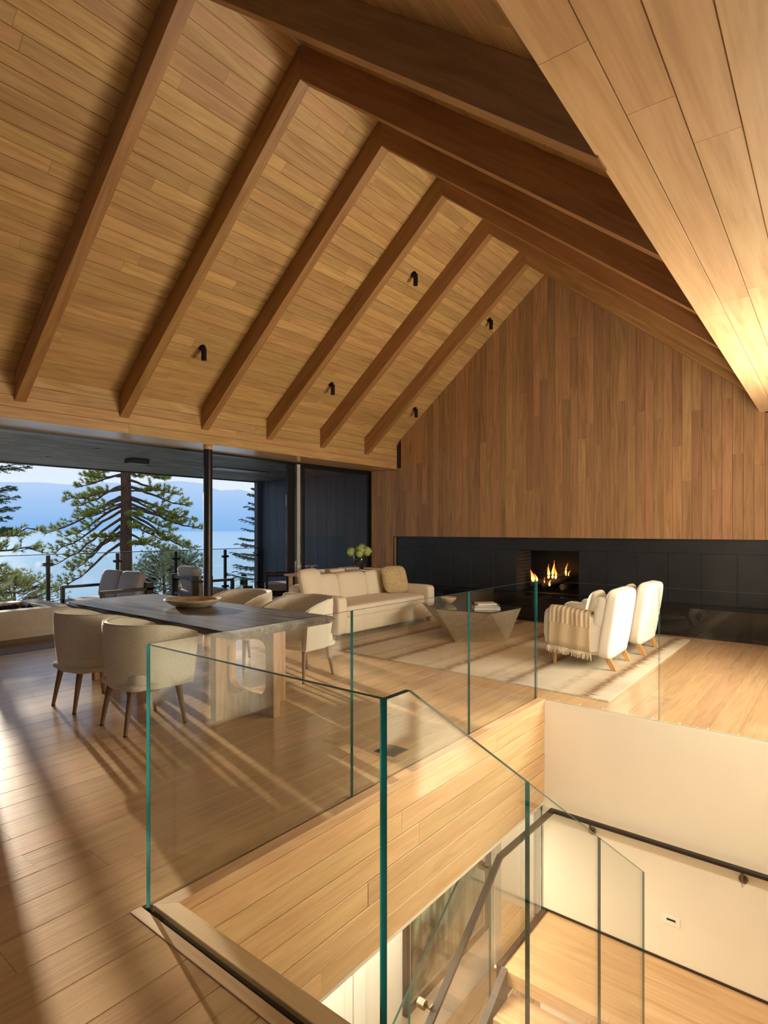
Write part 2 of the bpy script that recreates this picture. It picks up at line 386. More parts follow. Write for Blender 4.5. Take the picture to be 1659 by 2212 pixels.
def hill_mat():
    # forest seen through kilometres of blue air: that haze is painted into the slope's base colour, deeper blue low down
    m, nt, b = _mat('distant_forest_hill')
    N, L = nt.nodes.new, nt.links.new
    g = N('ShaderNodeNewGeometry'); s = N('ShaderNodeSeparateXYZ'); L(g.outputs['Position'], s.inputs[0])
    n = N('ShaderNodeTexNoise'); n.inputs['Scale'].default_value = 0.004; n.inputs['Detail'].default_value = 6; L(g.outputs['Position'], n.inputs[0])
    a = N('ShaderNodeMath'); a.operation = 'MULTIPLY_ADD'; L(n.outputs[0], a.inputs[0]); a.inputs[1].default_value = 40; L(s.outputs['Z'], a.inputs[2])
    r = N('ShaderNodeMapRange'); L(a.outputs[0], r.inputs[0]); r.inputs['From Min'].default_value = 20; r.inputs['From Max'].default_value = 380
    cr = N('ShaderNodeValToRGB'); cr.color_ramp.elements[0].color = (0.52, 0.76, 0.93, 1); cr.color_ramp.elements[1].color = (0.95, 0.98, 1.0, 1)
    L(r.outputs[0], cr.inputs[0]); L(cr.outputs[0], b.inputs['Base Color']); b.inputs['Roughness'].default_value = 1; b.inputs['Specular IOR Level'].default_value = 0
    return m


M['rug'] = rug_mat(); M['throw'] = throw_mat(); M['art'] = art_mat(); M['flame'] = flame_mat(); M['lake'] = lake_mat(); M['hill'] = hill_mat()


# ------------------------------------------------------------------ mesh helpers
def V(*a):
    return Vector(a)


class MB:
    def __init__(s):
        s.v = []; s.f = []; s.m = []; s.uv = None

    def add(s, vs, fs, mi=0):
        b = len(s.v)
        s.v += [tuple(p) for p in vs]
        s.f += [tuple(b + i for i in f) for f in fs]
        s.m += [mi] * len(fs)

    def box(s, c, size, rot=None, mi=0, top=None, cham=0.0):
        x, y, z = [d / 2 for d in size]
        t = top or (1, 1)
        P = [V(-x, -y, -z), V(x, -y, -z), V(x, y, -z), V(-x, y, -z), V(-x * t[0], -y * t[1], z), V(x * t[0], -y * t[1], z), V(x * t[0], y * t[1], z), V(-x * t[0], y * t[1], z)]
        if rot is not None:
            P = [rot @ p for p in P]
        P = [p + V(*c) for p in P]
        s.add(P, [(3, 2, 1, 0), (4, 5, 6, 7), (0, 1, 5, 4), (1, 2, 6, 5), (2, 3, 7, 6), (3, 0, 4, 7)], mi)
        return s

    def bb(s, lo, hi, mi=0):
        return s.box([(a + b) / 2 for a, b in zip(lo, hi)], [b - a for a, b in zip(lo, hi)], mi=mi)

    def hexa(s, P, mi=0):
        s.add(P, [(3, 2, 1, 0), (4, 5, 6, 7), (0, 1, 5, 4), (1, 2, 6, 5), (2, 3, 7, 6), (3, 0, 4, 7)], mi)
        return s

    def cyl(s, p0, p1, r0, r1=None, n=12, caps=True, mi=0, mic=None):
        p0, p1 = V(*p0), V(*p1)
        r1 = r0 if r1 is None else r1
        d = (p1 - p0).normalized()
        a = d.orthogonal().normalized(); b = d.cross(a)
        vs = []
        for p, r in ((p0, r0), (p1, r1)):
            for i in range(n):
                t = 2 * math.pi * i / n
                vs.append(p + a * (r * math.cos(t)) + b * (r * math.sin(t)))
        fs = [(i, (i + 1) % n, n + (i + 1) % n, n + i) for i in range(n)]
        s.add(vs, fs, mi)
        if caps:
            s.add(vs[:n], [tuple(reversed(range(n)))], mi if mic is None else mic)
            s.add(vs[n:], [tuple(range(n))], mi if mic is None else mic)
        return s

    def tube(s, pts, rs, n=6, mi=0):
        pts = [V(*p) for p in pts]
        if not hasattr(rs, '__len__'):
            rs = [rs] * len(pts)
        vs = []; up = V(0, 0, 1)
        for i, p in enumerate(pts):
            d = (pts[min(i + 1, len(pts) - 1)] - pts[max(i - 1, 0)]).normalized()
            a = d.cross(up)
            if a.length < 0.05:
                a = d.cross(V(1, 0, 0))
            a.normalize(); b = d.cross(a)
            for k in range(n):
                t = 2 * math.pi * k / n
                vs.append(p + a * (rs[i] * math.cos(t)) + b * (rs[i] * math.sin(t)))
        fs = []
        for i in range(len(pts) - 1):
            for k in range(n):
                fs.append((i * n + k, i * n + (k + 1) % n, (i + 1) * n + (k + 1) % n, (i + 1) * n + k))
        fs.append(tuple(reversed(range(n)))); fs.append(tuple((len(pts) - 1) * n + k for k in range(n)))
        s.add(vs, fs, mi)
        return s

    def lathe(s, prof, n=24, c=(0, 0, 0), sx=1.0, sy=1.0, mi=0):
        vs = []; fs = []
        for r, z in prof:
            for k in range(n):
                t = 2 * math.pi * k / n
                vs.append(V(c[0] + r * sx * math.cos(t), c[1] + r * sy * math.sin(t), c[2] + z))
        for i in range(len(prof) - 1):
            for k in range(n):
                fs.append((i * n + k, i * n + (k + 1) % n, (i + 1) * n + (k + 1) % n, (i + 1) * n + k))
        fs.append(tuple(reversed(range(n)))); fs.append(tuple((len(prof) - 1) * n + k for k in range(n)))
        s.add(vs, fs, mi)
        return s

    def prism(s, poly, o, u, v, w, h, mi=0):
        """poly: 2D points in (u,v); extruded along w by h from origin o"""
        o, u, v, w = V(*o), V(*u), V(*v), V(*w)
        n = len(poly)
        vs = [o + u * a + v * b for a, b in poly] + [o + u * a + v * b + w * h for a, b in poly]
        s.add(vs, [tuple(reversed(range(n))), tuple(range(n, 2 * n))] + [(i, (i + 1) % n, n + (i + 1) % n, n + i) for i in range(n)], mi)
        return s

    def soft(s, c, size, p=7, n=9, puff=0.0, thin=2, rot=None, mi=0, sag=0.0):
        """cushion: superellipsoid-rounded box, thinned toward its edges by `puff`"""
        idx = {}
        vs = []; fs = []
        h = [d / 2 for d in size]

        def vert(q):
            key = tuple(round(t, 4) for t in q)
            if key in idx:
                return idx[key]
            L_ = (abs(q[0]) ** p + abs(q[1]) ** p + abs(q[2]) ** p) ** (1 / p)
            r = [t / L_ for t in q]
            o = [j for j in range(3) if j != thin]
            e = max(abs(r[o[0]]), abs(r[o[1]]))
            e2 = (abs(r[o[0]]) ** 4 + abs(r[o[1]]) ** 4)
            r[thin] *= 1 - puff * min(1, e2)
            P = V(r[0] * h[0], r[1] * h[1], r[2] * h[2])
            if rot is not None:
                P = rot @ P
            idx[key] = len(vs); vs.append(P + V(*c))
            return idx[key]
        g = [math.sin(math.pi / 2 * (-1 + 2 * i / n)) for i in range(n + 1)]
        for ax in range(3):
            for sg in (-1, 1):
                for i in range(n):
                    for j in range(n):
                        qs = []
                        for (a, b) in ((g[i], g[j]), (g[i + 1], g[j]), (g[i + 1], g[j + 1]), (g[i], g[j + 1])):
                            q = [0, 0, 0]; q[ax] = sg; q[(ax + 1) % 3] = a; q[(ax + 2) % 3] = b
                            qs.append(vert(tuple(q)))
                        if sg < 0:
                            qs.reverse()
                        fs.append(tuple(qs))
        s.add(vs, fs, mi)
        return s

    def build(s, name, mats, parent=None, smooth=False, bevel=0.0, seg=2, loc=None):
        me = bpy.data.meshes.new(name)
        me.from_pydata(s.v, [], s.f)
        for m in (mats if isinstance(mats, (list, tuple)) else [mats]):
            me.materials.append(m)
        if any(s.m):
            me.polygons.foreach_set('material_index', s.m)
        if smooth:
            me.polygons.foreach_set('use_smooth', [True] * len(me.polygons))
        me.update()
        o = bpy.data.objects.new(name, me)
        COL.objects.link(o)
        if parent is not None:
            o.parent = parent
        if loc is not None:
            o.location = loc
        if bevel:
            bm = o.modifiers.new('bevel', 'BEVEL'); bm.width = bevel; bm.segments = seg; bm.limit_method = 'ANGLE'
        return o


def tag(o, label, cat=None, group=None, kind=None):
    o['label'] = label
    if cat: o['category'] = cat
    if group: o['group'] = group
    if kind: o['kind'] = kind
    return o


def thing(name, label, cat, loc=(0, 0, 0), rz=0.0, group=None, kind=None):
    o = bpy.data.objects.new(name, None)
    o.empty_display_size = 0.1
    COL.objects.link(o)
    o.location = loc
    o.rotation_euler = (0, 0, rz)
    return tag(o, label, cat, group, kind)


def dup(root, loc, rz, label, group=None):
    r = root.copy(); COL.objects.link(r); r.location = loc; r.rotation_euler = (0, 0, rz); r['label'] = label
    if group: r['group'] = group
    for ch in list(root.children):
        c = ch.copy(); COL.objects.link(c); c.parent = r
        for g in ch.children:
            d = g.copy(); COL.objects.link(d); d.parent = c
    return r


def board(parent, name, mat, o, a, b, n, L0, L1, W_, T=0.018, gap=0.003, ch=0.0015, s0=0.0, s1=0.0):
    """one plank: origin o on the finished face, runs along a (from s0/s1 to L0/L1 at its two long edges), width along b, faces n"""
    o, a, b, n = V(*o), V(*a), V(*b), V(*n)
    g = gap / 2
    cs = [(g, -T), (g, -ch), (g + ch, 0), (W_ - g - ch, 0), (W_ - g, -ch), (W_ - g, -T)]
    vs = []
    for end in (0, 1):
        for (w, d) in cs:
            t = w / W_
            l = (s0 + (s1 - s0) * t + g * 0.5) if end == 0 else (L0 + (L1 - L0) * t - g * 0.5)
            vs.append(o + a * l + b * w + n * d)
    fs = [(i, (i + 1) % 6, 6 + (i + 1) % 6, 6 + i) for i in range(6)] + [(5, 4, 3, 2, 1, 0), (6, 7, 8, 9, 10, 11)]
    if a.cross(b).dot(n) > 0:
        fs = [tuple(reversed(f)) for f in fs]
    mb = MB(); mb.add(vs, fs)
    return mb.build(name, mat, parent)


def courses(parent, name, mat, o, a, b, n, L, w, rows, lens=(1.6, 3.0), T=0.018, gap=0.003, rng=None, proud=0.0006, ch=0.0015):
    rng = rng or rnd
    o, a, b, n = V(*o), V(*a), V(*b), V(*n)
    for r in range(rows):
        p = 0.0
        first = True
        while p < L - 0.01:
            l = rng.uniform(*lens) * (rng.uniform(0.4, 1) if first else 1)
            first = False
            if L - p - l < 0.5:
                l = L - p
            oo = o + b * (w * r) + a * p + n * rng.uniform(-proud, proud)
            board(parent, name, mat, oo, a, b, n, l, l, w, T, gap, ch)
            p += l


# ------------------------------------------------------------------ dimensions
YW = 9.72            # face of the plank wall
XL = -7.4            # inner plane of the eave (left)
ZE = 2.79            # eave beam underside
XR_, ZR_ = -4.03, 6.08   # ridge of the ceiling
ZC = 3.32            # ceiling at the eave
SL = (ZR_ - ZC) / (XR_ - XL)
XG = -2.25           # glass of the long balustrade
YN, YF = 1.27, 5.05  # near and far balustrade lines
XF = -2.16           # stairwell fascia
ZLO = -0.91          # underside of the floor at the well
ZL = -1.887          # landing
ZB = -3.6            # lower floor

# ------------------------------------------------------------------ floor
fl = MB()
fl.bb((-8.3, -4.5, -0.90), (-2.26, 9.9, -0.02))
fl.bb((-2.26, -4.5, -0.90), (2.0, 1.20, -0.02))
fl.bb((-2.26, 5.131, -0.90), (2.0, 9.9, -0.02))
floor = tag(fl.build('floor', M['floor']), 'upper floor of wide pale oak planks around the stairwell', 'floor', kind='structure')
frng = random.Random(3)


def floor_row(x0, w, y0, y1):
    p = y0; first = True
    while p < y1 - 0.01:
        l = frng.uniform(1.7, 2.9) * (frng.uniform(0.35, 1) if first else 1); first = False
        if y1 - p - l < 0.5: l = y1 - p
        board(floor, 'plank', M['floor'], (x0, p, frng.uniform(-0.0004, 0.0004)), (0, 1, 0), (1, 0, 0), (0, 0, 1), l, l, w, 0.02, 0.0022, 0.0012)
        p += l


x = -2.262
while x > -8.1:
    floor_row(x - 0.2, 0.2, -0.6, YW + 0.02)
    x -= 0.2
board(floor, 'plank', M['floor'], (-8.3, -0.6, 0), (0, 1, 0), (1, 0, 0), (0, 0, 1), 10.3, 10.3, x + 8.3, 0.02, 0.002, 0.001)
x = -2.262
while x < 0.3:
    floor_row(x, 0.2, 5.066, YW + 0.02)
    if x < -0.3:
        floor_row(x, 0.2, -0.6, 1.235)
    x += 0.2

# slot and curb around the well
tr = MB()
tr.bb((-2.262, 1.20, -0.03), (-2.235, 5.06, -0.014)); tr.bb((-2.235, 1.250, -0.03), (-0.98, 1.287, -0.014))

tag(tr.build('trim_1', M['black'], None), 'dark glazing slot in the floor around the stairwell', 'trim', kind='structure')
cb = MB(); cb.hexa([V(-2.236, 1.285, -0.05), V(XF, 1.36, -0.05), V(XF, 5.06, -0.05), V(-2.236, 5.06, -0.05), V(-2.236, 1.285, 0.004), V(XF, 1.36, 0.004), V(XF, 5.06, 0.004), V(-2.236, 5.06, 0.004)])
tag(cb.build('trim_2', M['curb_y'], bevel=0.003), 'oak nosing along the left side of the stairwell', 'trim', kind='structure')
cb = MB(); cb.hexa([V(-2.236, 1.285, -0.05), V(-0.95, 1.285, -0.05), V(-0.95, 1.36, -0.05), V(XF, 1.36, -0.05), V(-2.236, 1.285, 0.006), V(-0.95, 1.285, 0.006), V(-0.95, 1.36, 0.006), V(XF, 1.36, 0.006)])
tag(cb.build('trim_3', M['curb'], bevel=0.003), 'oak nosing along the near side of the stairwell', 'trim', kind='structure')
nb = MB(); nb.hexa([V(-2.262, 1.205, -0.02), V(-0.95, 1.205, -0.02), V(-0.95, 1.252, -0.02), V(-2.262, 1.252, -0.02), V(-2.262, 1.205, 0.003), V(-0.95, 1.205, 0.003), V(-0.95, 1.252, 0.003), V(-2.262, 1.252, 0.003)])
tag(nb.build('trim_4', M['curb'], bevel=0.002), 'narrow oak strip outside the near glass balustrade', 'trim', kind='structure')

# fascia of the stairwell (left side)
fw_ = MB(); fw_.bb((-2.262, 1.2, ZLO), (XF - 0.016, 5.12, -0.05))
wf = tag(fw_.build('wall_stairwell', M['backing']), 'oak boarded side of the stairwell below the floor edge', 'wall', kind='structure')
courses(wf, 'board', M['fascia'], (XF, 1.2, -0.05), (0, 1, 0), (0, 0, -1), (1, 0, 0), 3.92, 0.1435, 6, (2.2, 4.2), 0.018, 0.005, random.Random(5), 0.002, 0.003)
sb = MB(); sb.bb((-3.3, 0.0, ZLO - 0.02), (XF, 5.12, ZLO)); sb.bb((-6.0, 5.12, ZLO - 0.02), (-2.2, 7.5, ZLO))
tag(sb.build('ceiling.003', M['white']), 'white ceiling of the lower hall', 'ceiling', kind='structure')

# white wall under the far balustrade, from the landing up to the floor
ww = MB(); ww.bb((-2.2, 5.035, ZB), (2.0, 5.13, -0.0005)); 
w1 = tag(ww.build('wall_landing', M['white']), 'cream plaster wall behind the stair landing', 'wall', kind='structure')
bs = MB(); bs.bb((-2.16, 5.024, ZL - 0.001), (2.0, 5.0345, ZL + 0.018))
tag(bs.build('baseboard_landing', M['backing']), 'thin dark strip along the foot of the landing wall', 'baseboard', kind='structure')
nw = MB(); nw.bb((-8.3, -4.56, ZB), (2.0, -4.5, 3.4))
tag(nw.build('wall_rear', M['rearwall']), 'plain wall behind the viewer', 'wall', kind='structure')
rw = MB(); rw.bb((1.9, -4.5, ZB), (1.96, 1.3, 3.4), 1); rw.bb((0.40, 1.3, ZB), (0.46, 5.035, 3.15)); rw.bb((0.40, 5.035, 0), (0.46, 9.22, 3.15)); rw.bb((0.46, 1.24, 0), (1.9, 1.3, 3.15))
tag(rw.build('wall_right', [M['white'], M['rearwall']]), 'plain right hand wall beyond the stairs', 'wall', kind='structure')

# ------------------------------------------------------------------ ceiling
sl_len = math.hypot(XR_ - XL, ZR_ - ZC)
du = V((XR_ - XL) / sl_len, 0, (ZR_ - ZC) / sl_len)     # up the left slope
nl = V((ZR_ - ZC) / sl_len, 0, -(XR_ - XL) / sl_len)    # down into the room
cl = MB()
o = V(XL, -4.5, ZC) - nl * 0.018
cl.hexa([o, o + V(0, 14.4, 0), o + V(0, 14.4, 0) + du * sl_len, o + du * sl_len, o - nl * 0.1, o + V(0, 14.4, 0) - nl * 0.1, o + V(0, 14.4, 0) + du * sl_len - nl * 0.1, o + du * sl_len - nl * 0.1])
ceiling = tag(cl.build('ceiling', M['ceil']), 'left slope of the vaulted ceiling in oak boards', 'ceiling', kind='structure')
rows = 33
courses(ceiling, 'board', M['ceil'], V(XL, 0.3, ZC), (0, 1, 0), du, nl, YW - 0.3, sl_len / rows, rows, (1.8, 3.4), 0.018, 0.004, random.Random(11), 0.0012, 0.002)
# right slope
ur = V(-du.x, 0, du.z); nr = V(-nl.x, 0, nl.z)
XRE = 2 * XR_ - XL
cr_ = MB()
o = V(XRE, -4.5, ZC) - nr * 0.018
cr_.hexa([o, o + V(0, 14.4, 0), o + V(0, 14.4, 0) + ur * sl_len, o + ur * sl_len, o - nr * 0.1, o + V(0, 14.4, 0) - nr * 0.1, o + V(0, 14.4, 0) + ur * sl_len - nr * 0.1, o + ur * sl_len - nr * 0.1])
ceilr = tag(cr_.build('ceiling.001', M['ceil']), 'right slope of the vaulted ceiling in oak boards', 'ceiling', kind='structure')
courses(ceilr, 'board', M['ceil'], V(XRE, 0.3, ZC), (0, 1, 0), ur, nr, YW - 0.3, sl_len / 33, 33, (2.4, 4.2), 0.018, 0.004, random.Random(12), 0.0012, 0.002)

# eave beam with its boarded inner face and underside
eb = MB(); eb.bb((-8.28, -4.5, ZE + 0.016), (XL - 0.018, 9.9, ZC + 0.25))
eave = tag(eb.build('wall_left', M['ceil']), 'oak clad eave beam above the sliding glass doors', 'wall', kind='structure')
courses(eave, 'board', M['ceil'], V(XL, 0.3, ZC), (0, 1, 0), (0, 0, -1), (1, 0, 0), YW - 0.3, (ZC - ZE) / 4, 4, (2.4, 4.2), 0.018, 0.004, random.Random(13), 0.001, 0.002)
courses(eave, 'board', M['ceil_under'], V(XL, 0.3, ZE), (0, 1, 0), (-1, 0, 0), (0, 0, -1), YW + 0.1, 0.22, 4, (2.4, 4.2), 0.016, 0.003, random.Random(14), 0.0005, 0.001)

# flat lower soffit at right; its edge is swung one degree
th = math.atan(0.0172)
ay = V(-math.sin(th), math.cos(th), 0); bx = V(math.cos(th), math.sin(th), 0)
so = V(-0.83 + 0.0172 * 0.6, -0.6, 3.17)
sf = MB()
q = so + V(0, 0, 0.016)
sf.hexa([q, q + bx * 2.6, q + bx * 2.6 + ay * 10.36, q + ay * 10.36, q + V(0, 0, 0.1), q + bx * 2.6 + V(0, 0, 0.1), q + bx * 2.6 + ay * 10.36 + V(0, 0, 0.1), q + ay * 10.36 + V(0, 0, 0.1)])
sf.bb((-0.8, -4.5, 3.19), (2.0, -0.6, 3.3))
soff = tag(sf.build('ceiling.002', M['soffit']), 'flat lower ceiling of wide pale oak boards at right', 'ceiling', kind='structure')
for r in range(13):
    p = 0.0
    for l in ((2.55, 3.1, 4.6), (3.0, 2.4, 4.9), (3.35, 1.9, 5.0), (2.1, 3.4, 4.8))[r % 4]:
        l = min(l, 10.3 - p)
        board(soff, 'board', M['soffit'], so + bx * (0.178 * r) + ay * p, ay, bx, (0, 0, -1), l, l, 0.178, 0.016, 0.004, 0.002)
        p += l

# rafters: six pairs, 1.22 m apart (each pair meets at the ridge)
RD = 0.33
for i in range(7):
    y = 2.58 + 1.22 * i - 1.22
    w = 0.12
    grp = 'rafters along the left ceiling slope'
    which = ['', 'nearest, cut by the top of the frame', 'second from the viewer', 'third from the viewer', 'fourth from the viewer', 'fifth from the viewer', 'last before the plank wall'][i]
    if i == 0:
        continue
    t = 0.02
    z0 = ZC - RD; zt = ZR_ - RD
    m = MB()
    m.hexa([V(XL, y, z0), V(XR_, y, zt), V(XR_, y, ZR_ - 0.0), V(XL, y, ZC - 0.0), V(XL, y + w, z0), V(XR_, y + w, zt), V(XR_, y + w, ZR_), V(XL, y + w, ZC)])
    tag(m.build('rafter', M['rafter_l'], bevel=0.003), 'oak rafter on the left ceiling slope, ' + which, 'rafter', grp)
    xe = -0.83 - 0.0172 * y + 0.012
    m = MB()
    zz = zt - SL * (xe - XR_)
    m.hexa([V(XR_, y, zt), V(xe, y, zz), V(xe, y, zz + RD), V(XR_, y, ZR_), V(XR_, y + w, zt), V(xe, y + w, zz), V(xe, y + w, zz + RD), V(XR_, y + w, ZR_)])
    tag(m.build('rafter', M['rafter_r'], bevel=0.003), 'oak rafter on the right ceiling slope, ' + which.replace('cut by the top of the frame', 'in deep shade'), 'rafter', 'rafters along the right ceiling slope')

# ------------------------------------------------------------------ plank wall at the back with black fireplace band
ZT = 1.378
XB0 = -7.488
bw = MB()
bw.bb((-8.3, YW + 0.02, 0), (XB0, YW + 0.2, 3.4))
bw.bb((XB0, YW + 0.02, ZT), (2.0, YW + 0.2, 3.2))
bw.prism([(-7.5, 3.2), (-0.5, 3.2), (XR_, 6.2)], (0, YW + 0.02, 0), (1, 0, 0), (0, 0, 1), (0, 1, 0), 0.18)
bwall = tag(bw.build('wall_back', M['backing']), 'tall gable wall of vertical oak boards above the fireplace', 'wall', kind='structure')
wr_ = random.Random(21)


def ceil_z(x):
    if x < XL: return ZE - 0.0
    z = ZC + SL * (x - XL) if x < XR_ else ZR_ - SL * (x - XR_)
    return z if x < -1.0 else min(z, 3.17)


x = -8.09
bwid = 0.1325
while x < 1.4:
    lo = 0.0 if x + bwid * 0.5 < XB0 else ZT
    za, zb = ceil_z(x + 0.001), ceil_z(x + bwid - 0.001)
    if x < XL < x + bwid:
        zb = za = ZE + 0.02
        za = zb
    zmax = min(za, zb)
    cuts = []
    if zmax - lo > 1.2:
        if wr_.random() < 0.75: cuts.append(lo + wr_.uniform(0.25, 0.95) * min(zmax - lo, 3.0))
    if zmax - lo > 3.6 and wr_.random() < 0.6: cuts.append(max(cuts + [lo]) + wr_.uniform(0.7, 1.3))
    cuts = sorted(c for c in cuts if c < zmax - 0.3)
    zz = [lo] + cuts
    for k, z0 in enumerate(zz):
        if k < len(zz) - 1:
            la = lb = zz[k + 1] - z0
        else:
            la, lb = za - z0 - 0.004, zb - z0 - 0.004
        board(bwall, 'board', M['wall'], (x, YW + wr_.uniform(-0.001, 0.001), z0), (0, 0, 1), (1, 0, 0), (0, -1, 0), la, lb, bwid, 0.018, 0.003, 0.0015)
    x += bwid

# black fireplace wall
FX0, FX1, FZ0, FZ1 = -4.71, -3.58, 0.42, 1.165
YP = YW + 0.03
bk = MB()
bk.bb((XB0, YP + 0.01, 0), (FX0, YP + 0.1, ZT)); bk.bb((FX1, YP + 0.01, 0), (2.0, YP + 0.1, ZT)); bk.bb((FX0, YP + 0.01, FZ1), (FX1, YP + 0.1, ZT)); bk.bb((FX0, YP + 0.01, 0), (FX1, YP + 0.1, FZ0))
bk.bb((XB0 - 0.001, YW - 0.004, 0), (XB0 + 0.02, YP + 0.01, ZT + 0.012))
bk.bb((XB0, YW - 0.004, ZT - 0.002), (2.0, YP + 0.01, ZT + 0.012))
fpw = tag(bk.build('wall_fireplace', M['panelblack']), 'low black steel fireplace wall with flush panels', 'wall', kind='structure')
mb = MB(); mb.bb((XB0 + 0.022, YP, 1.180), (1.9, YP + 0.012, ZT - 0.006))
mb.build('header_panel', M['panelblack'], fpw)
edges = [XB0 + 0.022, -7.021, -6.561, -6.096, -5.633, -5.17, FX0]
for a, b_ in zip(edges[:-1], edges[1:]):
    MB().bb((a + 0.003, YP, 0.43), (b_ - 0.003, YP + 0.012, 1.174)).build('panel', M['panelblack'], fpw, bevel=0.0015, seg=1)
edges = [FX1, -3.115, -2.656, -2.2, -1.738, -1.275, -0.81, -0.35, 0.11, 0.57, 1.03, 1.49]
for a, b_ in zip(edges[:-1], edges[1:]):
    MB().bb((a + 0.003, YP, 0.43), (b_ - 0.003, YP + 0.012, 1.174)).build('panel', M['panelblack'], fpw, bevel=0.0015, seg=1)
he = MB(); he.bb((XB0 + 0.001, 9.21, 0.0), (0.6, YW - 0.005, 0.42))
tag(he.build('hearth_ledge', M['hearth'], bevel=0.004), 'long polished black hearth ledge under the fireplace', 'hearth')

# firebox, its brick lining, grate, logs, flames
fb = thing('firebox', 'open brick lined firebox set into the black wall', 'fireplace', (0, 0, 0))
fm = MB()
D = 0.62
fm.bb((FX0 - 0.06, YP + 0.10, FZ0 - 0.05), (FX0 - 0.012, YP + D, FZ1 + 0.05)); fm.bb((FX1 + 0.012, YP + 0.10, FZ0 - 0.05), (FX1 + 0.06, YP + D, FZ1 + 0.05))
fm.bb((FX0 - 0.06, YP + D, FZ0 - 0.05), (FX1 + 0.06, YP + D + 0.05, FZ1 + 0.05)); fm.bb((FX0 - 0.06, YP + 0.10, FZ1 + 0.001), (FX1 + 0.06, YP + D, FZ1 + 0.05)); fm.bb((FX0 - 0.06, YP + 0.0, FZ0 - 0.05), (FX1 + 0.06, YP + D, FZ0 - 0.001))
fm.build('surround', M['black'], fb)
MB().bb((FX0 - 0.012, YP + 0.012, FZ0), (FX0 - 0.006, YP + D - 0.01, FZ1)).build('mortar_bed', M['mortar'], fb)
r_ = 0
z = FZ0 + 0.004
while z < FZ1 - 0.03:
    y = YP + 0.014 - (0.10 if r_ % 2 else 0)
    while y < YP + D - 0.02:
        y0 = max(y, YP + 0.014); y1 = min(y + 0.2, YP + D - 0.012)
        if y1 - y0 > 0.02:
            MB().bb((FX0 - 0.008, y0, z), (FX0 + 0.004, y1, z + 0.056)).build('brick', M['brick'], fb)
        y += 0.208
    z += 0.064; r_ += 1
gr = thing('fire_grate', 'black iron grate holding the burning logs', 'grate', (-4.22, YP + 0.32, FZ0))
g = MB()
for k in range(6):
    g.bb((-0.3 + k * 0.12 - 0.007, -0.16, 0.045), (-0.3 + k * 0.12 + 0.007, 0.16, 0.06))
g.build('bars', M['black'], gr)
for sx in (-0.28, 0.28):
    for sy in (-0.13, 0.13):
        MB().bb((sx - 0.008, sy - 0.008, 0), (sx + 0.008, sy + 0.008, 0.046)).build('leg', M['black'], gr)
logs = [((-4.58, YP + .30, .535), (-4.16, YP + .36, .60), .045, 'charred log lying at left in the fire'),
        ((-4.34, YP + .25, .53), (-3.88, YP + .40, .70), .05, 'glowing log leaning up to the right in the fire'),
        ((-4.44, YP + .42, .60), (-3.94, YP + .30, .755), .035, 'thin charred log crossing on top of the fire'),
        ((-3.94, YP + .18, .53), (-3.84, YP + .50, .53), .055, 'round unburnt log with pale end at right of the fire')]
for p0, p1, r, lb in logs:
    m = MB(); p0, p1 = V(*p0), V(*p1)
    pts = [p0.lerp(p1, t / 5) for t in range(6)]
    m.tube(pts, [r * rnd.uniform(0.88, 1.1) for _ in pts], 10)
    m.f[-1] and None
    m.m[-1] = 1; m.m[-2] = 1
    tag(m.build('log', [M['log'], M['logend']], smooth=False), lb, 'log', 'logs in the fireplace')
flames = [(-4.33, .30, .22, .11, 'left'), (-4.27, .33, .15, .07, 'left'), (-4.03, .28, .26, .08, 'middle'), (-3.97, .32, .33, .075, 'middle'), (-3.91, .30, .20, .07, 'middle'), (-3.73, .33, .23, .05, 'right'), (-3.69, .35, .1, .03, 'right'), (-4.09, .24, .16, .03, 'front'), (-3.99, .23, .12, .06, 'front')]
ft = thing('fire', 'orange flames burning over the logs', 'fire', (-4.2, YP + 0.3, 0.5))
for fx, fy, fh, fwid, nm in flames:
    m = MB(); base = {'left': .585, 'middle': .66, 'right': .72, 'front': .53}[nm]
    n = 8; pts = []; rs = []
    ph = rnd.uniform(0, 6)
    for k in range(n + 1):
        t = k / n
        pts.append(V(fx + 4.0 + math.sin(t * 4 + ph) * 0.022 * t + 0.03 * t * (-1 if nm == 'left' else 0.6), fy - 0.3, base - 0.5 + fh * t))
        rs.append(max(0.002, fwid * 0.5 * (math.sin(min(1, t * 1.6 + .25) * math.pi / 2) * (1 - t) ** 0.9)))
    m.tube(pts, rs, 8)
    o_ = m.build('flame', M['flame'], ft, smooth=True)
    # thin tongues
light('fire_glow', 'POINT', (-4.2, YP + 0.2, 0.72), 3, (1, 0.42, 0.12), shadow_soft_size=0.12)

# ------------------------------------------------------------------ steel column, sliding door, navy wall, deck
ct = thing('steel_column', 'slim round dark steel column under the eave beam', 'column', (-7.6, 5.27, 0))
MB().cyl((0, 0, 0.012), (0, 0, ZE - 0.05), 0.066, n=32).build('shaft', M['column'], ct, smooth=True)
MB().cyl((0, 0, ZE - 0.05), (0, 0, ZE), 0.066, n=32).build('collar', M['ceil'], ct)
MB().cyl((0, 0, 0), (0, 0, 0.012), 0.085, n=32).build('base_plate', M['column'], ct)

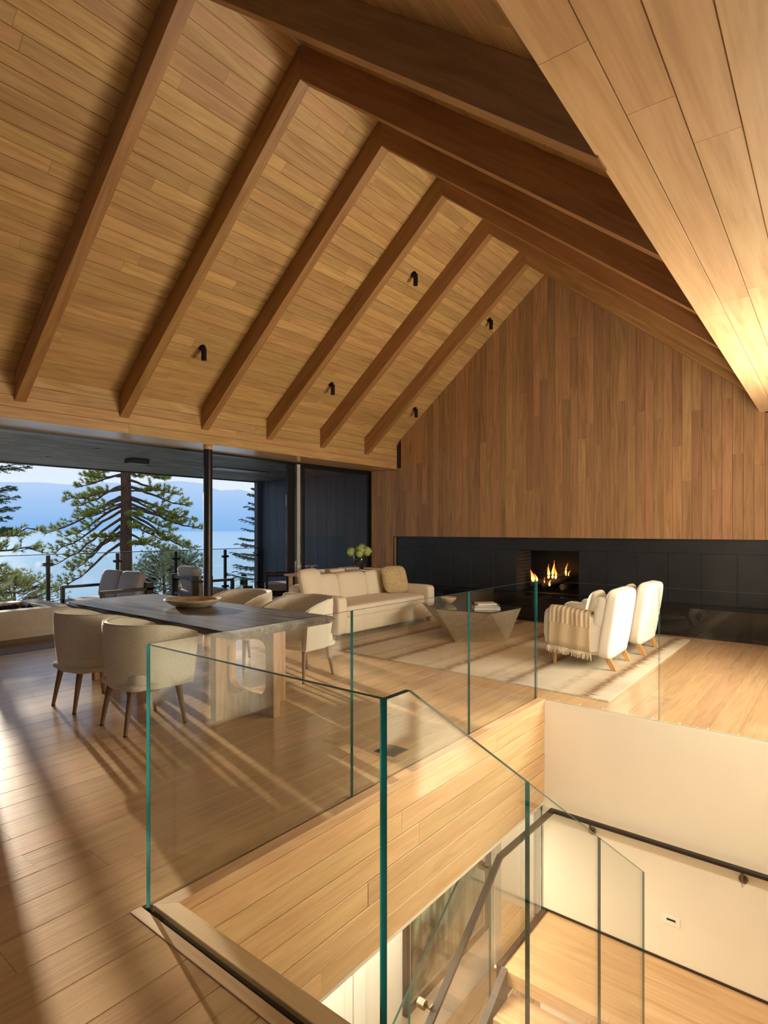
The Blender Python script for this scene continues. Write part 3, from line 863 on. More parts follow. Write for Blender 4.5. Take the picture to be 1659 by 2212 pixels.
XD = -8.2
dr = thing('door_1', 'stacked black sliding glass doors at the end of the opening', 'door', (0, 0, 0), kind='structure')
for k, (x0, y0, y1) in enumerate(((-8.16, 7.36, 7.46), (-8.205, 7.47, 7.55), (-8.25, 7.56, 7.62))):
    MB().bb((x0 - 0.022, y0, 0.0), (x0 + 0.022, y1, ZE - 0.03)).build('stile', M['black'], dr, bevel=0.003)
MB().bb((-8.19, 7.625, 0.0), (-8.165, 7.70, ZE - 0.03)).build('seal_strip', M['concrete'], dr)
MB().bb((-8.17, 7.735, 0.0), (-8.13, 7.79, ZE - 0.03)).build('stile', M['black'], dr, bevel=0.003)
MB().bb((-8.17, 9.63, 0.0), (-8.13, 9.70, ZE - 0.03)).build('stile', M['black'], dr, bevel=0.003)
MB().bb((-8.17, 7.79, 0.0), (-8.13, 9.63, 0.06)).build('rail', M['black'], dr)
MB().bb((-8.17, 7.79, ZE - 0.09), (-8.13, 9.63, ZE - 0.03)).build('rail', M['black'], dr)
MB().bb((-8.155, 7.785, 0.055), (-8.145, 9.635, ZE - 0.085)).build('pane', M['winglass'], dr)
MB().bb((-8.155, 7.60, 0.055), (-8.145, 7.74, ZE - 0.085)).build('pane', M['winglass'], dr)
MB().bb((-8.28, -4.5, ZE - 0.03), (-8.10, 9.72, ZE + 0.012)).build('track', M['black'], dr)
MB().bb((-8.30, -4.5, -0.02), (-8.12, 9.72, 0.004)).build('threshold', M['black'], dr)
MB().bb((-8.15, 9.70, 0.0), (-8.09, YW + 0.02, ZE)).build('jamb', M['black'], dr)

nv = MB(); nv.bb((-12.25, 10.12, -0.1), (-8.28, 10.3, 3.2)); nv.bb((-8.3, 9.72, 0), (-8.15, 10.12, 3.2)); nv.bb((-12.33, 9.98, -0.1), (-12.20, 10.3, 3.0))
nwall = tag(nv.build('wall_terrace', M['navy']), 'dark navy siding wall at the end of the terrace', 'wall', kind='structure')
x = -12.2
while x < -8.3:
    board(nwall, 'board', M['navy'], (x, 10.10, 0), (0, 0, 1), (1, 0, 0), (0, -1, 0), ZE, ZE, 0.30, 0.018, 0.004, 0.002)
    x += 0.30

es = MB(); es.bb((-12.3, -6, ZE + 0.02), (-8.28, 10.3, ZE + 0.3))
es_o = tag(es.build('ceiling.004', M['soffit_dark']), 'black stained board soffit over the terrace', 'ceiling', kind='structure')
for r in range(29):
    L_ = rnd.uniform(5, 9)
    xx = -8.28 - 0.14 * r
    board(es_o, 'board', M['soffit_dark'], (xx, -3, ZE + 0.004), (0, 1, 0), (-1, 0, 0), (0, 0, -1), L_, L_, 0.14, 0.016, 0.005, 0.002)
    board(es_o, 'board', M['soffit_dark'], (xx, -3 + L_, ZE + 0.004), (0, 1, 0), (-1, 0, 0), (0, 0, -1), 13.1 - L_, 13.1 - L_, 0.14, 0.016, 0.005, 0.002)
tag(MB().bb((-12.36, -6, ZE - 0.02), (-12.3, 10.3, ZE + 0.32)).build('trim_5', M['black']), 'black edge board of the terrace roof', 'trim', kind='structure')
# fixtures in the terrace soffit
hl = thing('soffit_fixture', 'black box fixture on the terrace soffit above the pine', 'light', (-10.05, 5.48, ZE), 0)
MB().bb((-0.13, -0.17, -0.075), (0.13, 0.17, 0.0)).build('housing', M['black'], hl, bevel=0.008)
MB().bb((-0.11, -0.15, -0.078), (0.11, 0.15, -0.074)).build('face', M['column'], hl)
tag(MB().bb((-10.35, 7.15, ZE - 0.014), (-9.95, 8.45, ZE + 0.003)).build('heater_panel', M['steel'], bevel=0.004), 'long flat metal heater in the terrace soffit beside the column', 'heater')
for k, (x, y, lb) in enumerate(((-9.2, 4.37, 'small recessed spot in the terrace soffit nearer the room'), (-10.86, 4.32, 'small recessed spot in the terrace soffit nearer the lake'), (-10.9, 6.2, 'small recessed spot in the terrace soffit above the pine'))):
    h = thing('recessed_spot', lb, 'light', (x, y, ZE), 0, 'recessed spots in the terrace soffit')
    MB().lathe([(0.05, 0.003), (0.05, -0.006), (0.038, -0.006), (0.034, 0.002)], 20).build('trim_ring', M['steel'], h)
    MB().cyl((0, 0, 0.001), (0, 0, -0.001), 0.034, n=16).build('lens', M['black'], h)

dk = MB(); dk.bb((-12.3, -6, -0.5), (-8.3, 10.3, -0.045))
deck = tag(dk.build('floor.001', M['deck']), 'terrace deck outside the sliding doors', 'floor', kind='structure')
x = -8.3
while x > -12.25:
    board(deck, 'board', M['deck'], (x - 0.2, 0.5, -0.02), (0, 1, 0), (1, 0, 0), (0, 0, 1), 9.6, 9.6, 0.2, 0.02, 0.005, 0.002)
    x -= 0.2

# terrace railing
rl = thing('terrace_railing', 'glass terrace railing with dark posts in front of the lake', 'railing', (0, 0, 0))
XQ = -12.2
posts = [0.70, 2.08, 3.46, 4.84, 6.22, 7.59, 8.96, 10.0]
for k, y in enumerate(posts):
    pm = MB().bb((XQ - 0.025, y - 0.032, -0.4), (XQ + 0.025, y + 0.032, 1.03)).build('post', M['bronze'], rl, bevel=0.003)
    for z in (0.12, 0.86):
        MB().bb((XQ - 0.03, y - 0.085, z - 0.026), (XQ + 0.035, y + 0.085, z + 0.026)).build('glass_clamp', M['black'], pm)
for a, b_ in zip(posts[:-1], posts[1:]):
    MB().bb((XQ - 0.006, a + 0.07, 0.05), (XQ + 0.006, b_ - 0.07, 1.02)).build('glass_panel', M['winglass'], rl)
MB().bb((XQ - 0.03, -2, 1.04), (XQ + 0.03, 10.05, 1.055)).build('top_rail', M['bronze'], rl)

# ------------------------------------------------------------------ glass balustrades of the stairwell
GT = 0.013


def glass_panel(parent, lo, hi, thick_axis, outline=None):
    """flat pane; big faces clear, edges green. outline: list of (along, z) for shaped panes"""
    if outline is None:
        a0 = lo[1 - thick_axis]; a1 = hi[1 - thick_axis]
        outline = [(a0, lo[2]), (a1, lo[2]), (a1, hi[2]), (a0, hi[2])]
    t0, t1 = lo[thick_axis], hi[thick_axis]
    n = len(outline)
    if thick_axis == 0:
        A = [V(t0, a, z) for a, z in outline]; B = [V(t1, a, z) for a, z in outline]
    else:
        A = [V(a, t0, z) for a, z in outline]; B = [V(a, t1, z) for a, z in outline]
    m = MB()
    f1, f2 = tuple(range(n)), tuple(reversed(range(n, 2 * n)))
    m.add(A + B, [f1, f2], 0)
    m.add(A + B, [(i, n + i, n + (i + 1) % n, (i + 1) % n) for i in range(n)], 1)
    return m.build('glass_panel', [M['glass'], M['gedge']], parent)


b1 = thing('glass_balustrade', 'long frameless glass balustrade along the left side of the stairwell', 'balustrade', (0, 0, 0))
for y0, y1 in ((YN + 0.01, 2.523), (2.531, 3.847), (3.855, YF - 0.012)):
    glass_panel(b1, (XG - GT / 2, y0, -0.02), (XG + GT / 2, y1, 1.07), 0)
b2 = thing('glass_balustrade', 'frameless glass balustrade at the far side of the stairwell above the cream wall', 'balustrade', (0, 0, 0))
for x0, x1 in ((XG + 0.01, -1.206), (-1.198, -0.2), (-0.192, 0.39)):
    glass_panel(b2, (x0, YF - GT / 2, -0.0), (x1, YF + GT / 2, 1.07), 1)
b3 = thing('glass_balustrade', 'frameless glass balustrade across the near end of the stairwell', 'balustrade', (0, 0, 0))
glass_panel(b3, (XG + 0.01, 1.262, -0.02), (-1.02, 1.278, 1.07), 1)

# stair glass of the upper flight, x = -1.0
b4 = thing('stair_glass', 'sloping glass guard beside the upper stair flight in the foreground', 'balustrade', (0, 0, 0))
XS = -1.0


def gtop(y):
    return 1.075 if y < 1.37 else 1.075 - 0.672 * (y - 1.37)


def gbot(y):
    return max(-0.35 - 0.672 * (y - 1.37) if y > 1.37 else -0.35, ZL - 0.0)


for ya, yb in ((1.256, 2.165), (2.172, 3.005), (3.012, 3.82)):
    ol = [(ya, gbot(ya)), (yb, gbot(yb)), (yb, gtop(yb))]
    if ya < 1.37: ol.append((1.37, gtop(1.37)))
    ol.append((ya, gtop(ya)))
    t = 0.02 if ya < 1.3 else GT
    glass_panel(b4, (XS - t / 2, 0, 0), (XS + t / 2, 0, 0), 0, ol)

# ------------------------------------------------------------------ stairs
st = thing('staircase', 'open riser oak staircase with a landing below the floor', 'stairs', (0, 0, 0))
m = MB().bb((-2.13, 4.15, ZL - 0.11), (0.395, 5.03, ZL))
m.build('landing', M['treads'], st, bevel=0.004)
for x0 in (-2.13, -0.9, 0.3):
    pass
for k in range(1, 11):   # upper flight down from the floor to the landing
    y = 1.37 + 0.28 * (k - 1); z = -0.1715 * k
    MB().bb((-0.93, y, z - 0.075), (0.35, y + 0.31, z)).build('tread', M['treads'], st, bevel=0.004)
for k in range(1, 10):   # lower flight, turning back towards the viewer
    y = 4.15 - 0.28 * k; z = ZL - 0.1715 * k
    MB().bb((-2.06, y - 0.0, z - 0.075), (-1.12, y + 0.31, z)).build('tread', M['treads'], st, bevel=0.004)
# stringers
m = MB()
sg = 0.6125
m.hexa([V(-2.13, 4.148, ZL - 0.27), V(-2.08, 4.148, ZL - 0.27), V(-2.08, 1.30, ZL - 0.27 - 0.6125 * 2.85), V(-2.13, 1.30, ZL - 0.27 - 0.6125 * 2.85),
        V(-2.13, 4.148, ZL + 0.02), V(-2.08, 4.148, ZL + 0.02), V(-2.08, 1.30, ZL + 0.02 - 0.6125 * 2.85), V(-2.13, 1.30, ZL + 0.02 - 0.6125 * 2.85)])
m.build('stringer', M['bronze'], st)
m = MB(); m.bb((-2.172, 4.14, ZL - 0.27), (-2.132, 5.03, ZL + 0.022)); m.build('edge_plate', M['bronze'], st)
m = MB()
m.hexa([V(-1.10, 4.148, ZL - 0.27), V(-1.05, 4.148, ZL - 0.27), V(-1.05, 1.30, ZL - 0.27 - 0.6125 * 2.85), V(-1.10, 1.30, ZL - 0.27 - 0.6125 * 2.85),
        V(-1.10, 4.148, ZL - 0.1), V(-1.05, 4.148, ZL - 0.1), V(-1.05, 1.30, ZL - 0.1 - 0.6125 * 2.85), V(-1.10, 1.30, ZL - 0.1 - 0.6125 * 2.85)])
m.build('stringer', M['bronze'], st)
m = MB()
m.hexa([V(-0.97, 1.37, -0.33), V(-0.935, 1.37, -0.33), V(-0.935, 4.15, ZL - 0.2), V(-0.97, 4.15, ZL - 0.2), V(-0.97, 1.37, -0.1), V(-0.935, 1.37, -0.1), V(-0.935, 4.15, ZL - 0.0), V(-0.97, 4.15, ZL - 0.0)])
m.build('stringer', M['bronze'], st)

# lower flight glass with standoffs
b5 = thing('stair_glass', 'glass guard with steel standoffs beside the lower flight and the landing', 'balustrade', (0, 0, 0))
XH = -2.185


def ht(y): return -0.730 if y > 3.92 else -0.730 - 0.69 * (3.92 - y)
def hb(y): return ZL - 0.22 if y > 4.1 else ZL - 0.22 - 0.6125 * (4.1 - y)


for ya, yb in ((4.062, 5.025), (3.0, 4.055), (2.0, 2.993)):
    ol = [(ya, hb(ya))] + ([(4.1, hb(4.1))] if ya < 4.1 < yb else []) + [(yb, hb(yb)), (yb, ht(yb))] + ([(3.92, ht(3.92))] if ya < 3.92 < yb else []) + [(ya, ht(ya))]
    glass_panel(b5, (XH - 0.007, 0, 0), (XH + 0.007, 0, 0), 0, ol)
for y, z in ((4.9, ZL - 0.06), (4.2, ZL - 0.06), (3.6, ZL - 0.42), (3.1, ZL - 0.72), (2.5, ZL - 1.08)):
    MB().cyl((XH - 0.03, y, z), (-2.135, y, z), 0.026, n=18).build('standoff', M['steel'], b5, bevel=0.003)


def railbar(parent, pts, name='rail'):
    """flat bar handrail through points"""
    m = MB(); hw, hh = 0.024, 0.012
    ring = []
    for i, p in enumerate(pts):
        p = V(*p)
        d0 = (p - V(*pts[i - 1])).normalized() if i else None
        d1 = (V(*pts[i + 1]) - p).normalized() if i < len(pts) - 1 else None
        d = ((d0 or d1) + (d1 or d0)).normalized()
        side = V(d.y, -d.x, 0).normalized()
        k = 1.0
        if d0 is not None and d1 is not None:
            k = 1 / max(0.4, V(d0.y, -d0.x, 0).normalized().dot(side))
        up = side.cross(d).normalized()
        if up.z < 0: up = -up
        ring.append([p - side * hw * k - up * hh, p + side * hw * k - up * hh, p + side * hw * k + up * hh, p - side * hw * k + up * hh])
    vs = [q for r in ring for q in r]; fs = []
    for i in range(len(pts) - 1):
        for k in range(4):
            fs.append((i * 4 + k, i * 4 + (k + 1) % 4, (i + 1) * 4 + (k + 1) % 4, (i + 1) * 4 + k))
    fs += [(3, 2, 1, 0), tuple(len(vs) - 4 + k for k in range(4))]
    m.add(vs, fs)
    return m.build(name, M['bronze'], parent, bevel=0.002)


h1 = thing('handrail', 'dark metal handrail running down the lower flight and across the cream wall', 'handrail', (0, 0, 0))
railbar(h1, [(0.38, 4.975, -0.952), (-2.06, 4.975, -0.945), (-2.095, 4.05, -0.96), (-2.095, 2.0, -0.96 - 0.673 * 2.05)])
for x in (-1.73, -0.62):
    bm_ = MB().cyl((x, 5.035, -1.04), (x, 5.022, -1.04), 0.03, n=20).build('wall_bracket', M['steel'], h1)
    MB().tube([(x, 5.025, -1.04), (x, 4.995, -1.04), (x, 4.978, -1.02), (x, 4.975, -0.965)], 0.009, 10).build('arm', M['steel'], bm_, smooth=True)
for y, z in ((3.94, -1.01), (3.14, -1.55), (2.4, -2.05)):
    bm_ = MB().cyl((XH - 0.026, y, z), (XH + 0.026, y, z), 0.03, n=20).build('glass_bracket', M['steel'], h1)
    MB().tube([(XH + 0.02, y, z), (-2.12, y, z), (-2.10, y, z + 0.03)], 0.009, 10).build('arm', M['steel'], bm_, smooth=True)

lw_ = MB(); lw_.bb((-8.3, -4.5, 0), (-8.2, 2.3, ZE))  # wall added out of view to keep sun and sky light out
tag(lw_.build('wall_left.001', M['rearwall']), 'unseen dark wall added before the sliding door opening to block light', 'wall', kind='structure')

wd = thing('fill_light_frame', 'unseen window frame added around the fill light at the right hand wall', 'window', (0, 0, 0), kind='structure')  # made-up frame around the added right hand fill lamp
for lo, hi in (((0.33, 4.44, 0.79), (0.40, 4.50, 2.51)), ((0.33, 7.50, 0.79), (0.40, 7.56, 2.51)), ((0.33, 4.50, 0.79), (0.40, 7.50, 0.85)), ((0.33, 4.50, 2.45), (0.40, 7.50, 2.51))):
    MB().bb(lo, hi).build('frame_bar', M['black'], wd, bevel=0.003)

# step light plate on the landing wall
sp = thing('step_light', 'small square step light plate set in the cream landing wall', 'light', (-1.11, 5.035, -1.55))
MB().bb((-0.064, -0.006, -0.038), (0.064, 0.0, 0.038)).build('plate', M['white2'], sp, bevel=0.003)
MB().bb((-0.032, -0.0085, -0.012), (0.032, -0.006, 0.012)).build('slot', M['column'], sp)
MB().bb((-0.030, -0.0095, -0.012), (0.030, -0.008, -0.002)).build('hood', M['mat_white'], sp)

# ------------------------------------------------------------------ lower hall
lf = MB(); lf.bb((-7, -1, ZB - 0.1), (2.0, 8.5, ZB - 0.02))
lfo = tag(lf.build('floor.002', M['floor']), 'oak floor of the lower storey', 'floor', kind='structure')
for r in range(14):
    board(lfo, 'plank', M['floor'], (-4.9 + 0.2 * r, 3.5, ZB), (0, 1, 0), (1, 0, 0), (0, 0, 1), 3.9, 3.9, 0.2, 0.02, 0.003, 0.001)
lw = MB(); lw.bb((-3.36, -1, ZB), (-3.3, 6.36, ZLO)); lw.bb((-3.36, 7.34, ZB), (-3.3, 7.4, ZLO)); lw.bb((-3.36, 6.36, ZB + 2.45), (-3.3, 7.34, ZLO))
tag(lw.build('wall_hall', M['white2']), 'white lower hall wall where the painting hangs', 'wall', kind='structure')
lw = MB(); lw.bb((-7, 7.4, ZB), (2.0, 7.46, ZLO)); lw.bb((-7.0, 4.5, ZB), (-6.94, 7.4, ZLO))
tag(lw.build('wall_hall_end', M['white2']), 'white wall at the end of the lower hall', 'wall', kind='structure')
dt = thing('door_2', 'white cased doorway at the end of the lower hall', 'door', (0, 0, 0), kind='structure')
MB().bb((-3.298, 6.22, ZB), (-3.28, 6.36, ZB + 2.45)).build('casing', M['white2'], dt, bevel=0.004)
MB().bb((-3.37, 6.36, ZB), (-3.285, 6.385, ZB + 2.45)).build('jamb', M['white2'], dt)
MB().bb((-3.37, 7.30, ZB), (-3.285, 7.34, ZB + 2.45)).build('jamb', M['white2'], dt)
MB().bb((-3.298, 6.22, ZB + 2.45), (-3.28, 7.40, ZB + 2.57)).build('casing', M['white2'], dt, bevel=0.004)
dt = thing('door_3', 'white cased opening edge in the near part of the lower hall', 'door', (0, 0, 0), kind='structure')
MB().bb((-3.298, 3.72, ZB), (-3.275, 3.86, ZLO - 0.03)).build('casing', M['white2'], dt, bevel=0.004)
MB().bb((-3.298, 3.62, ZB), (-3.285, 3.70, ZLO - 0.03)).build('stop', M['white2'], dt)
dt = thing('light_switch', 'small white switch plate beside the painting in the hall', 'switch', (-3.295, 6.0, -2.35))
MB().bb((0, -0.035, -0.06), (0.008, 0.035, 0.06)).build('plate', M['white2'], dt, bevel=0.002)
MB().bb((0.008, -0.008, -0.02), (0.014, 0.008, 0.02)).build('toggle', M['steel'], dt)

pa = thing('framed_painting', 'large dark framed abstract painting with a burnt brown blot in the lower hall', 'painting', (-3.3, 5.2, -2.2))
ya, yb, za, zb = 4.42 - 5.2, 6.02 - 5.2, -3.04 + 2.2, -1.15 + 2.2
fwid = 0.055
for nm, lo, hi in (('frame_side', (0, ya, za), (0.05, ya + fwid, zb)), ('frame_side', (0, yb - fwid, za), (0.05, yb, zb)), ('frame_rail', (0, ya + fwid, za), (0.05, yb - fwid, za + fwid)), ('frame_rail', (0, ya + fwid, zb - fwid), (0.05, yb - fwid, zb))):
    MB().bb(lo, hi).build(nm, M['frame_dark'], pa, bevel=0.003)
MB().bb((0, ya + fwid, za + fwid), (0.022, yb - fwid, zb - fwid)).build('mat', M['mat_white'], pa)
MB().bb((0.022, ya + 0.10, za + 0.10), (0.026, yb - 0.10, zb - 0.10)).build('canvas', M['art'], pa)
MB().bb((0.038, ya + fwid, za + fwid), (0.040, yb - fwid, zb - fwid)).build('glazing', M['winglass'], pa)

# floor vent
fv = thing('floor_vent', 'square metal vent set in the floor behind the stair glass', 'vent', (-2.50, 3.22, 0.0))
MB().bb((-0.085, -0.085, 0.0), (0.085, 0.085, 0.004)).build('frame', M['column'], fv, bevel=0.001)
for k in range(9):
    MB().bb((-0.075, -0.074 + k * 0.0175, 0.004), (0.075, -0.066 + k * 0.0175, 0.007)).build('slat', M['bronze'], fv)

# ------------------------------------------------------------------ ceiling spotlights
spots = [(-5.01, 6.98, 'cylinder spotlight high on the ceiling between the fourth and fifth rafters'),
         (-6.66, 4.53, 'lone cylinder spotlight between the second and third rafters'),
         (-6.67, 6.98, 'cylinder spotlight low on the ceiling between the fourth and fifth rafters'),
         (-5.03, 9.31, 'cylinder spotlight high on the ceiling beside the plank wall'),
         (-6.69, 9.36, 'cylinder spotlight low on the ceiling beside the plank wall')]
first = None
for x, y, lb in spots:
    z = ZC + SL * (x - XL)
    if first is None:
        first = thing('ceiling_spotlight', lb, 'spotlight', (x, y, z), 0, 'black spotlights on the left ceiling slope')
        MB().cyl(V(0, 0, 0), nl * 0.012, 0.045, n=20).build('base_plate', M['black'], first)
        sm = MB().cyl(nl * 0.012, nl * 0.05, 0.014, n=10).build('stem', M['black'], first)
        c0 = nl * 0.062
        MB().cyl(c0 + V(0, 0, 0.03), c0 + V(0, 0, -0.13), 0.034, n=24).build('barrel', M['black'], first, smooth=False)
        MB().cyl(c0 + V(0, 0, -0.1305), c0 + V(0, 0, -0.128), 0.028, n=24).build('lens', M['column'], first)
    else:
        dup(first, (x, y, z), 0, lb)

# ------------------------------------------------------------------ dining table
tb = thing('dining_table', 'long dark live edge dining table on sculpted wooden pedestals', 'table', (-5.05, 3.28, 0))
m = MB()
n = 44
top = []
lr = random.Random(4)
X0, X1, YA, YB = -6.62 + 5.05, -3.62 + 5.05, 2.74 - 3.28, 3.83 - 3.28
def edge_noise(t, s): return 0.025 * noise.noise(V(t * 3.1, s, 0)) + 0.012 * noise.noise(V(t * 11, s, 4))
ol = []
for k in range(n + 1):
    t = k / n
    ol.append((X0 + (X1 - X0) * t, YA + edge_noise(t, 1.3) + 0.05 * (1 - min(1, t * 8)) ** 2 + 0.03 * math.sin(t * math.pi * 1.0 + .4)))
for k in range(n + 1):
    t = 1 - k / n
    ol.append((X0 + (X1 - X0) * t + (0.04 if k == n else 0), YB + edge_noise(t, 7.7) - 0.04 * (1 - min(1, t * 8)) ** 2))
NN = len(ol)
rings = [(0.0, 0.76), (-0.008, 0.752), (0.006, 0.735), (-0.006, 0.715), (-0.028, 0.698)]
vs = []
for off, z in rings:
    for i, (a, b_) in enumerate(ol):
        cxx, cyy = (X0 + X1) / 2, (YA + YB) / 2
        dx = 1 if a > cxx else -1; dy = 1 if b_ > cyy else -1
        j = 0.008 * noise.noise(V(a * 6, b_ * 6, z * 40))
        o2 = off + (j if z < 0.755 else 0)
        vs.append(V(a + (o2 * dx if i in (0, n, n + 1, NN - 1) else 0), b_ + o2 * dy, z))
fs = [tuple(range(NN)), tuple(reversed(range(NN * (len(rings) - 1), NN * len(rings))))]
for r in range(len(rings) - 1):
    for i in range(NN):
        j = (i + 1) % NN
        fs.append((r * NN + j, r * NN + i, (r + 1) * NN + i, (r + 1) * NN + j))
m.add(vs, fs)
m.build('tabletop', M['tabletop'], tb)


def ring_panel(parent, name, o, u, w, width, height, thick, mat, hole=None, rad=0.09):
    """upright board with a rounded opening. o: lower corner; u: along; w: thickness direction"""
    o, u, w = V(*o), V(*u), V(*w); z = V(0, 0, 1)
    L_, B_, R_, T_ = hole
    inner = []
    for cx_, cz_, a0 in ((R_ - rad, T_ - rad, 0), (L_ + rad, T_ - rad, 90), (L_ + rad, B_ + rad, 180), (R_ - rad, B_ + rad, 270)):
        for k in range(7):
            t = R(a0 + 15 * k)
            inner.append((cx_ + rad * math.cos(t), cz_ + rad * math.sin(t)))
    outer = []
    corners = [(width, height), (0, height), (0, 0), (width, 0)]
    N_ = len(inner)
    for i, (a, b_) in enumerate(inner):
        c = corners[i // 7]
        k = i % 7
        # project: ends of each arc go straight out to sides, the middle to the corner
        if k == 3: outer.append(c)
        elif (k < 3) == (i // 7 in (0, 2)): outer.append((c[0], b_))
        else: outer.append((a, c[1]))
    m = MB()
    vs = [o + u * a + z * b_ for a, b_ in inner] + [o + u * a + z * b_ for a, b_ in outer]
    vs += [p + w * thick for p in vs[:2 * N_]]
    fs = []
    for i in range(N_):
        j = (i + 1) % N_
        fs.append((i, N_ + i, N_ + j, j)); fs.append((2 * N_ + j, 3 * N_ + j, 3 * N_ + i, 2 * N_ + i))
        fs.append((i, j, 2 * N_ + j, 2 * N_ + i)); fs.append((N_ + j, N_ + i, 3 * N_ + i, 3 * N_ + j))
    m.add(vs, fs)
    return m.build(name, mat, parent, bevel=0.004)


for xc in (-4.01 + 5.05, -6.05 + 5.05):
    ring_panel(tb, 'pedestal_frame', (xc - 0.035, 2.83 - 3.28, 0), (0, 1, 0), (1, 0, 0), 0.74, 0.70, 0.07, M['pedestal'], (0.11, 0.17, 0.63, 0.62), 0.085)
    ring_panel(tb, 'pedestal_frame', (xc - 0.34, 3.165 - 3.28, 0), (1, 0, 0), (0, 1, 0), 0.68, 0.70, 0.07, M['pedestal'], (0.10, 0.172, 0.58, 0.618), 0.085)

# wooden dish on the table
dm = MB()
prof_o = []
nn = 40
ringsd = [(0.16, 0.0), (0.20, 0.015), (0.255, 0.05), (0.285, 0.075), (0.272, 0.078), (0.235, 0.056), (0.18, 0.024), (0.10, 0.016)]
vs = []
for ri, (r, z) in enumerate(ringsd):
    for k in range(nn):
        t = 2 * math.pi * k / nn
        wob = 1 + 0.05 * noise.noise(V(math.cos(t) * 1.5, math.sin(t) * 1.5, 2.0)) + 0.012 * noise.noise(V(math.cos(t) * 7, math.sin(t) * 7, ri))
        vs.append(V(r * wob * math.cos(t) * 1.0, r * wob * math.sin(t) * 0.82, z + 0.008 * noise.noise(V(math.cos(t) * 2, math.sin(t) * 2, 9)) * (1 if ri in (3, 4) else 0.3 if ri else 0)))
fs = []
for i in range(len(ringsd) - 1):
    for k in range(nn):
        fs.append((i * nn + k, i * nn + (k + 1) % nn, (i + 1) * nn + (k + 1) % nn, (i + 1) * nn + k))
fs.append(tuple(reversed(range(nn)))); fs.append(tuple((len(ringsd) - 1) * nn + k for k in range(nn)))
dm.add(vs, fs)
tag(dm.build('wooden_dish', M['bowlwood'], smooth=True, loc=(-5.20, 3.43, 0.7605)), 'wide rough carved wooden dish on the dining table', 'dish')
bpy.data.objects['wooden_dish'].rotation_euler = (0, 0, R(40))


# ------------------------------------------------------------------ barrel dining chairs
def barrel_chair(label):
    t = thing('dining_chair', label, 'chair', (0, 0, 0), 0, 'barrel chairs around the dining table')
    # plan path: from left arm front round the back to the right arm front. chair faces +y
    path = []
    Rr = 0.285
    for k in range(5):
        path.append((-0.335 + 0.003 * k, 0.28 - 0.058 * k, 0.0))
    for k in range(1, 24):
        a = R(180 + 180 * k / 24)
        path.append((0.323 * math.cos(a), 0.03 + 0.30 * math.sin(a), 0))
    for k in range(5):
        path.append((0.335 - 0.003 * (4 - k), 0.048 + 0.058 * k, 0))
    n_ = len(path)
    m = MB(); vs = []; fs = []
    # cumulative arc for height
    acc = [0]
    for i in range(1, n_):
        acc.append(acc[-1] + math.hypot(path[i][0] - path[i - 1][0], path[i][1] - path[i - 1][1]))
    tot = acc[-1]
    cs_n = 0
    for i, (px, py, _) in enumerate(path):
        s = acc[i] / tot * 2 - 1       # -1 .. 1
        e = abs(s)
        ztop = 0.825 - 0.02 * e ** 2 - 0.075 * max(0, (e - 0.5) / 0.5) ** 1.8
        i0, i1 = max(i - 1, 0), min(i + 1, n_ - 1)
        tx, ty = path[i1][0] - path[i0][0], path[i1][1] - path[i0][1]
        l = math.hypot(tx, ty); nx, ny = ty / l, -tx / l     # outward normal (path is counter-clockwise from -x)
        if nx * px + ny * (py - 0.03) < 0: nx, ny = -nx, -ny
        th_ = 0.045
        def P(off, z):
            tp = 0.90 + 0.10 * min(1, (z - 0.32) / 0.30)      # tapers toward the base
            return V((px + nx * off) * tp, (py + ny * off - 0.02) * (tp if py < 0 else 0.5 + 0.5 * tp) + 0.02, z)
        zb_ = 0.325
        col = [P(0, zb_), P(0.002, zb_ + 0.02), P(0.006, 0.45), P(0.010, 0.60), P(0.014, ztop - 0.05), P(0.014, ztop - 0.02), P(0.006, ztop - 0.004), P(-0.012, ztop), P(-0.030, ztop - 0.006), P(-0.036, ztop - 0.024), P(-th_ + 0.004, ztop - 0.06), P(-th_, 0.60), P(-th_, 0.42), P(-th_, zb_)]
        cs_n = len(col)
        vs += col
    for i in range(n_ - 1):
        for k in range(cs_n):
            fs.append((i * cs_n + k, i * cs_n + (k + 1) % cs_n, (i + 1) * cs_n + (k + 1) % cs_n, (i + 1) * cs_n + k))
    fs.append(tuple(reversed(range(cs_n)))); fs.append(tuple((n_ - 1) * cs_n + k for k in range(cs_n)))
    fs = [tuple(reversed(f)) for f in fs]
    m.add(vs, fs)
    m.build('backrest', M['chairfab'], t, smooth=True, bevel=0.004)
    # piping along the top edge
    pp = []
    for i in range(n_):
        q = vs[i * cs_n + 6]
        pp.append(q + V(0, 0, 0.002))
    MB().tube(pp, 0.005, 6).build('piping', M['chairfab'], t, smooth=True)
    MB().soft((0, 0.05, 0.405), (0.56, 0.52, 0.14), 5, 8, 0.12).build('seat', M['chairfab'], t, smooth=True)
    MB().soft((0, 0.03, 0.352), (0.58, 0.54, 0.06), 5, 8).build('seat_base', M['chairfab'], t, smooth=True)
    for (lx, ly, bx_, by_) in ((-0.17, -0.17, -0.195, -0.23), (0.17, -0.17, 0.195, -0.23), (-0.20, 0.19, -0.235, 0.235), (0.20, 0.19, 0.235, 0.235)):
        lg = MB().cyl((bx_, by_, 0.006), (lx, ly, 0.335), 0.014, 0.026, 14).build('leg', M['chairleg'], t, smooth=False)
        MB().cyl((bx_, by_, 0.0), (bx_, by_, 0.008), 0.016, 0.016, 12).build('glide', M['rubber'], lg)
    return t


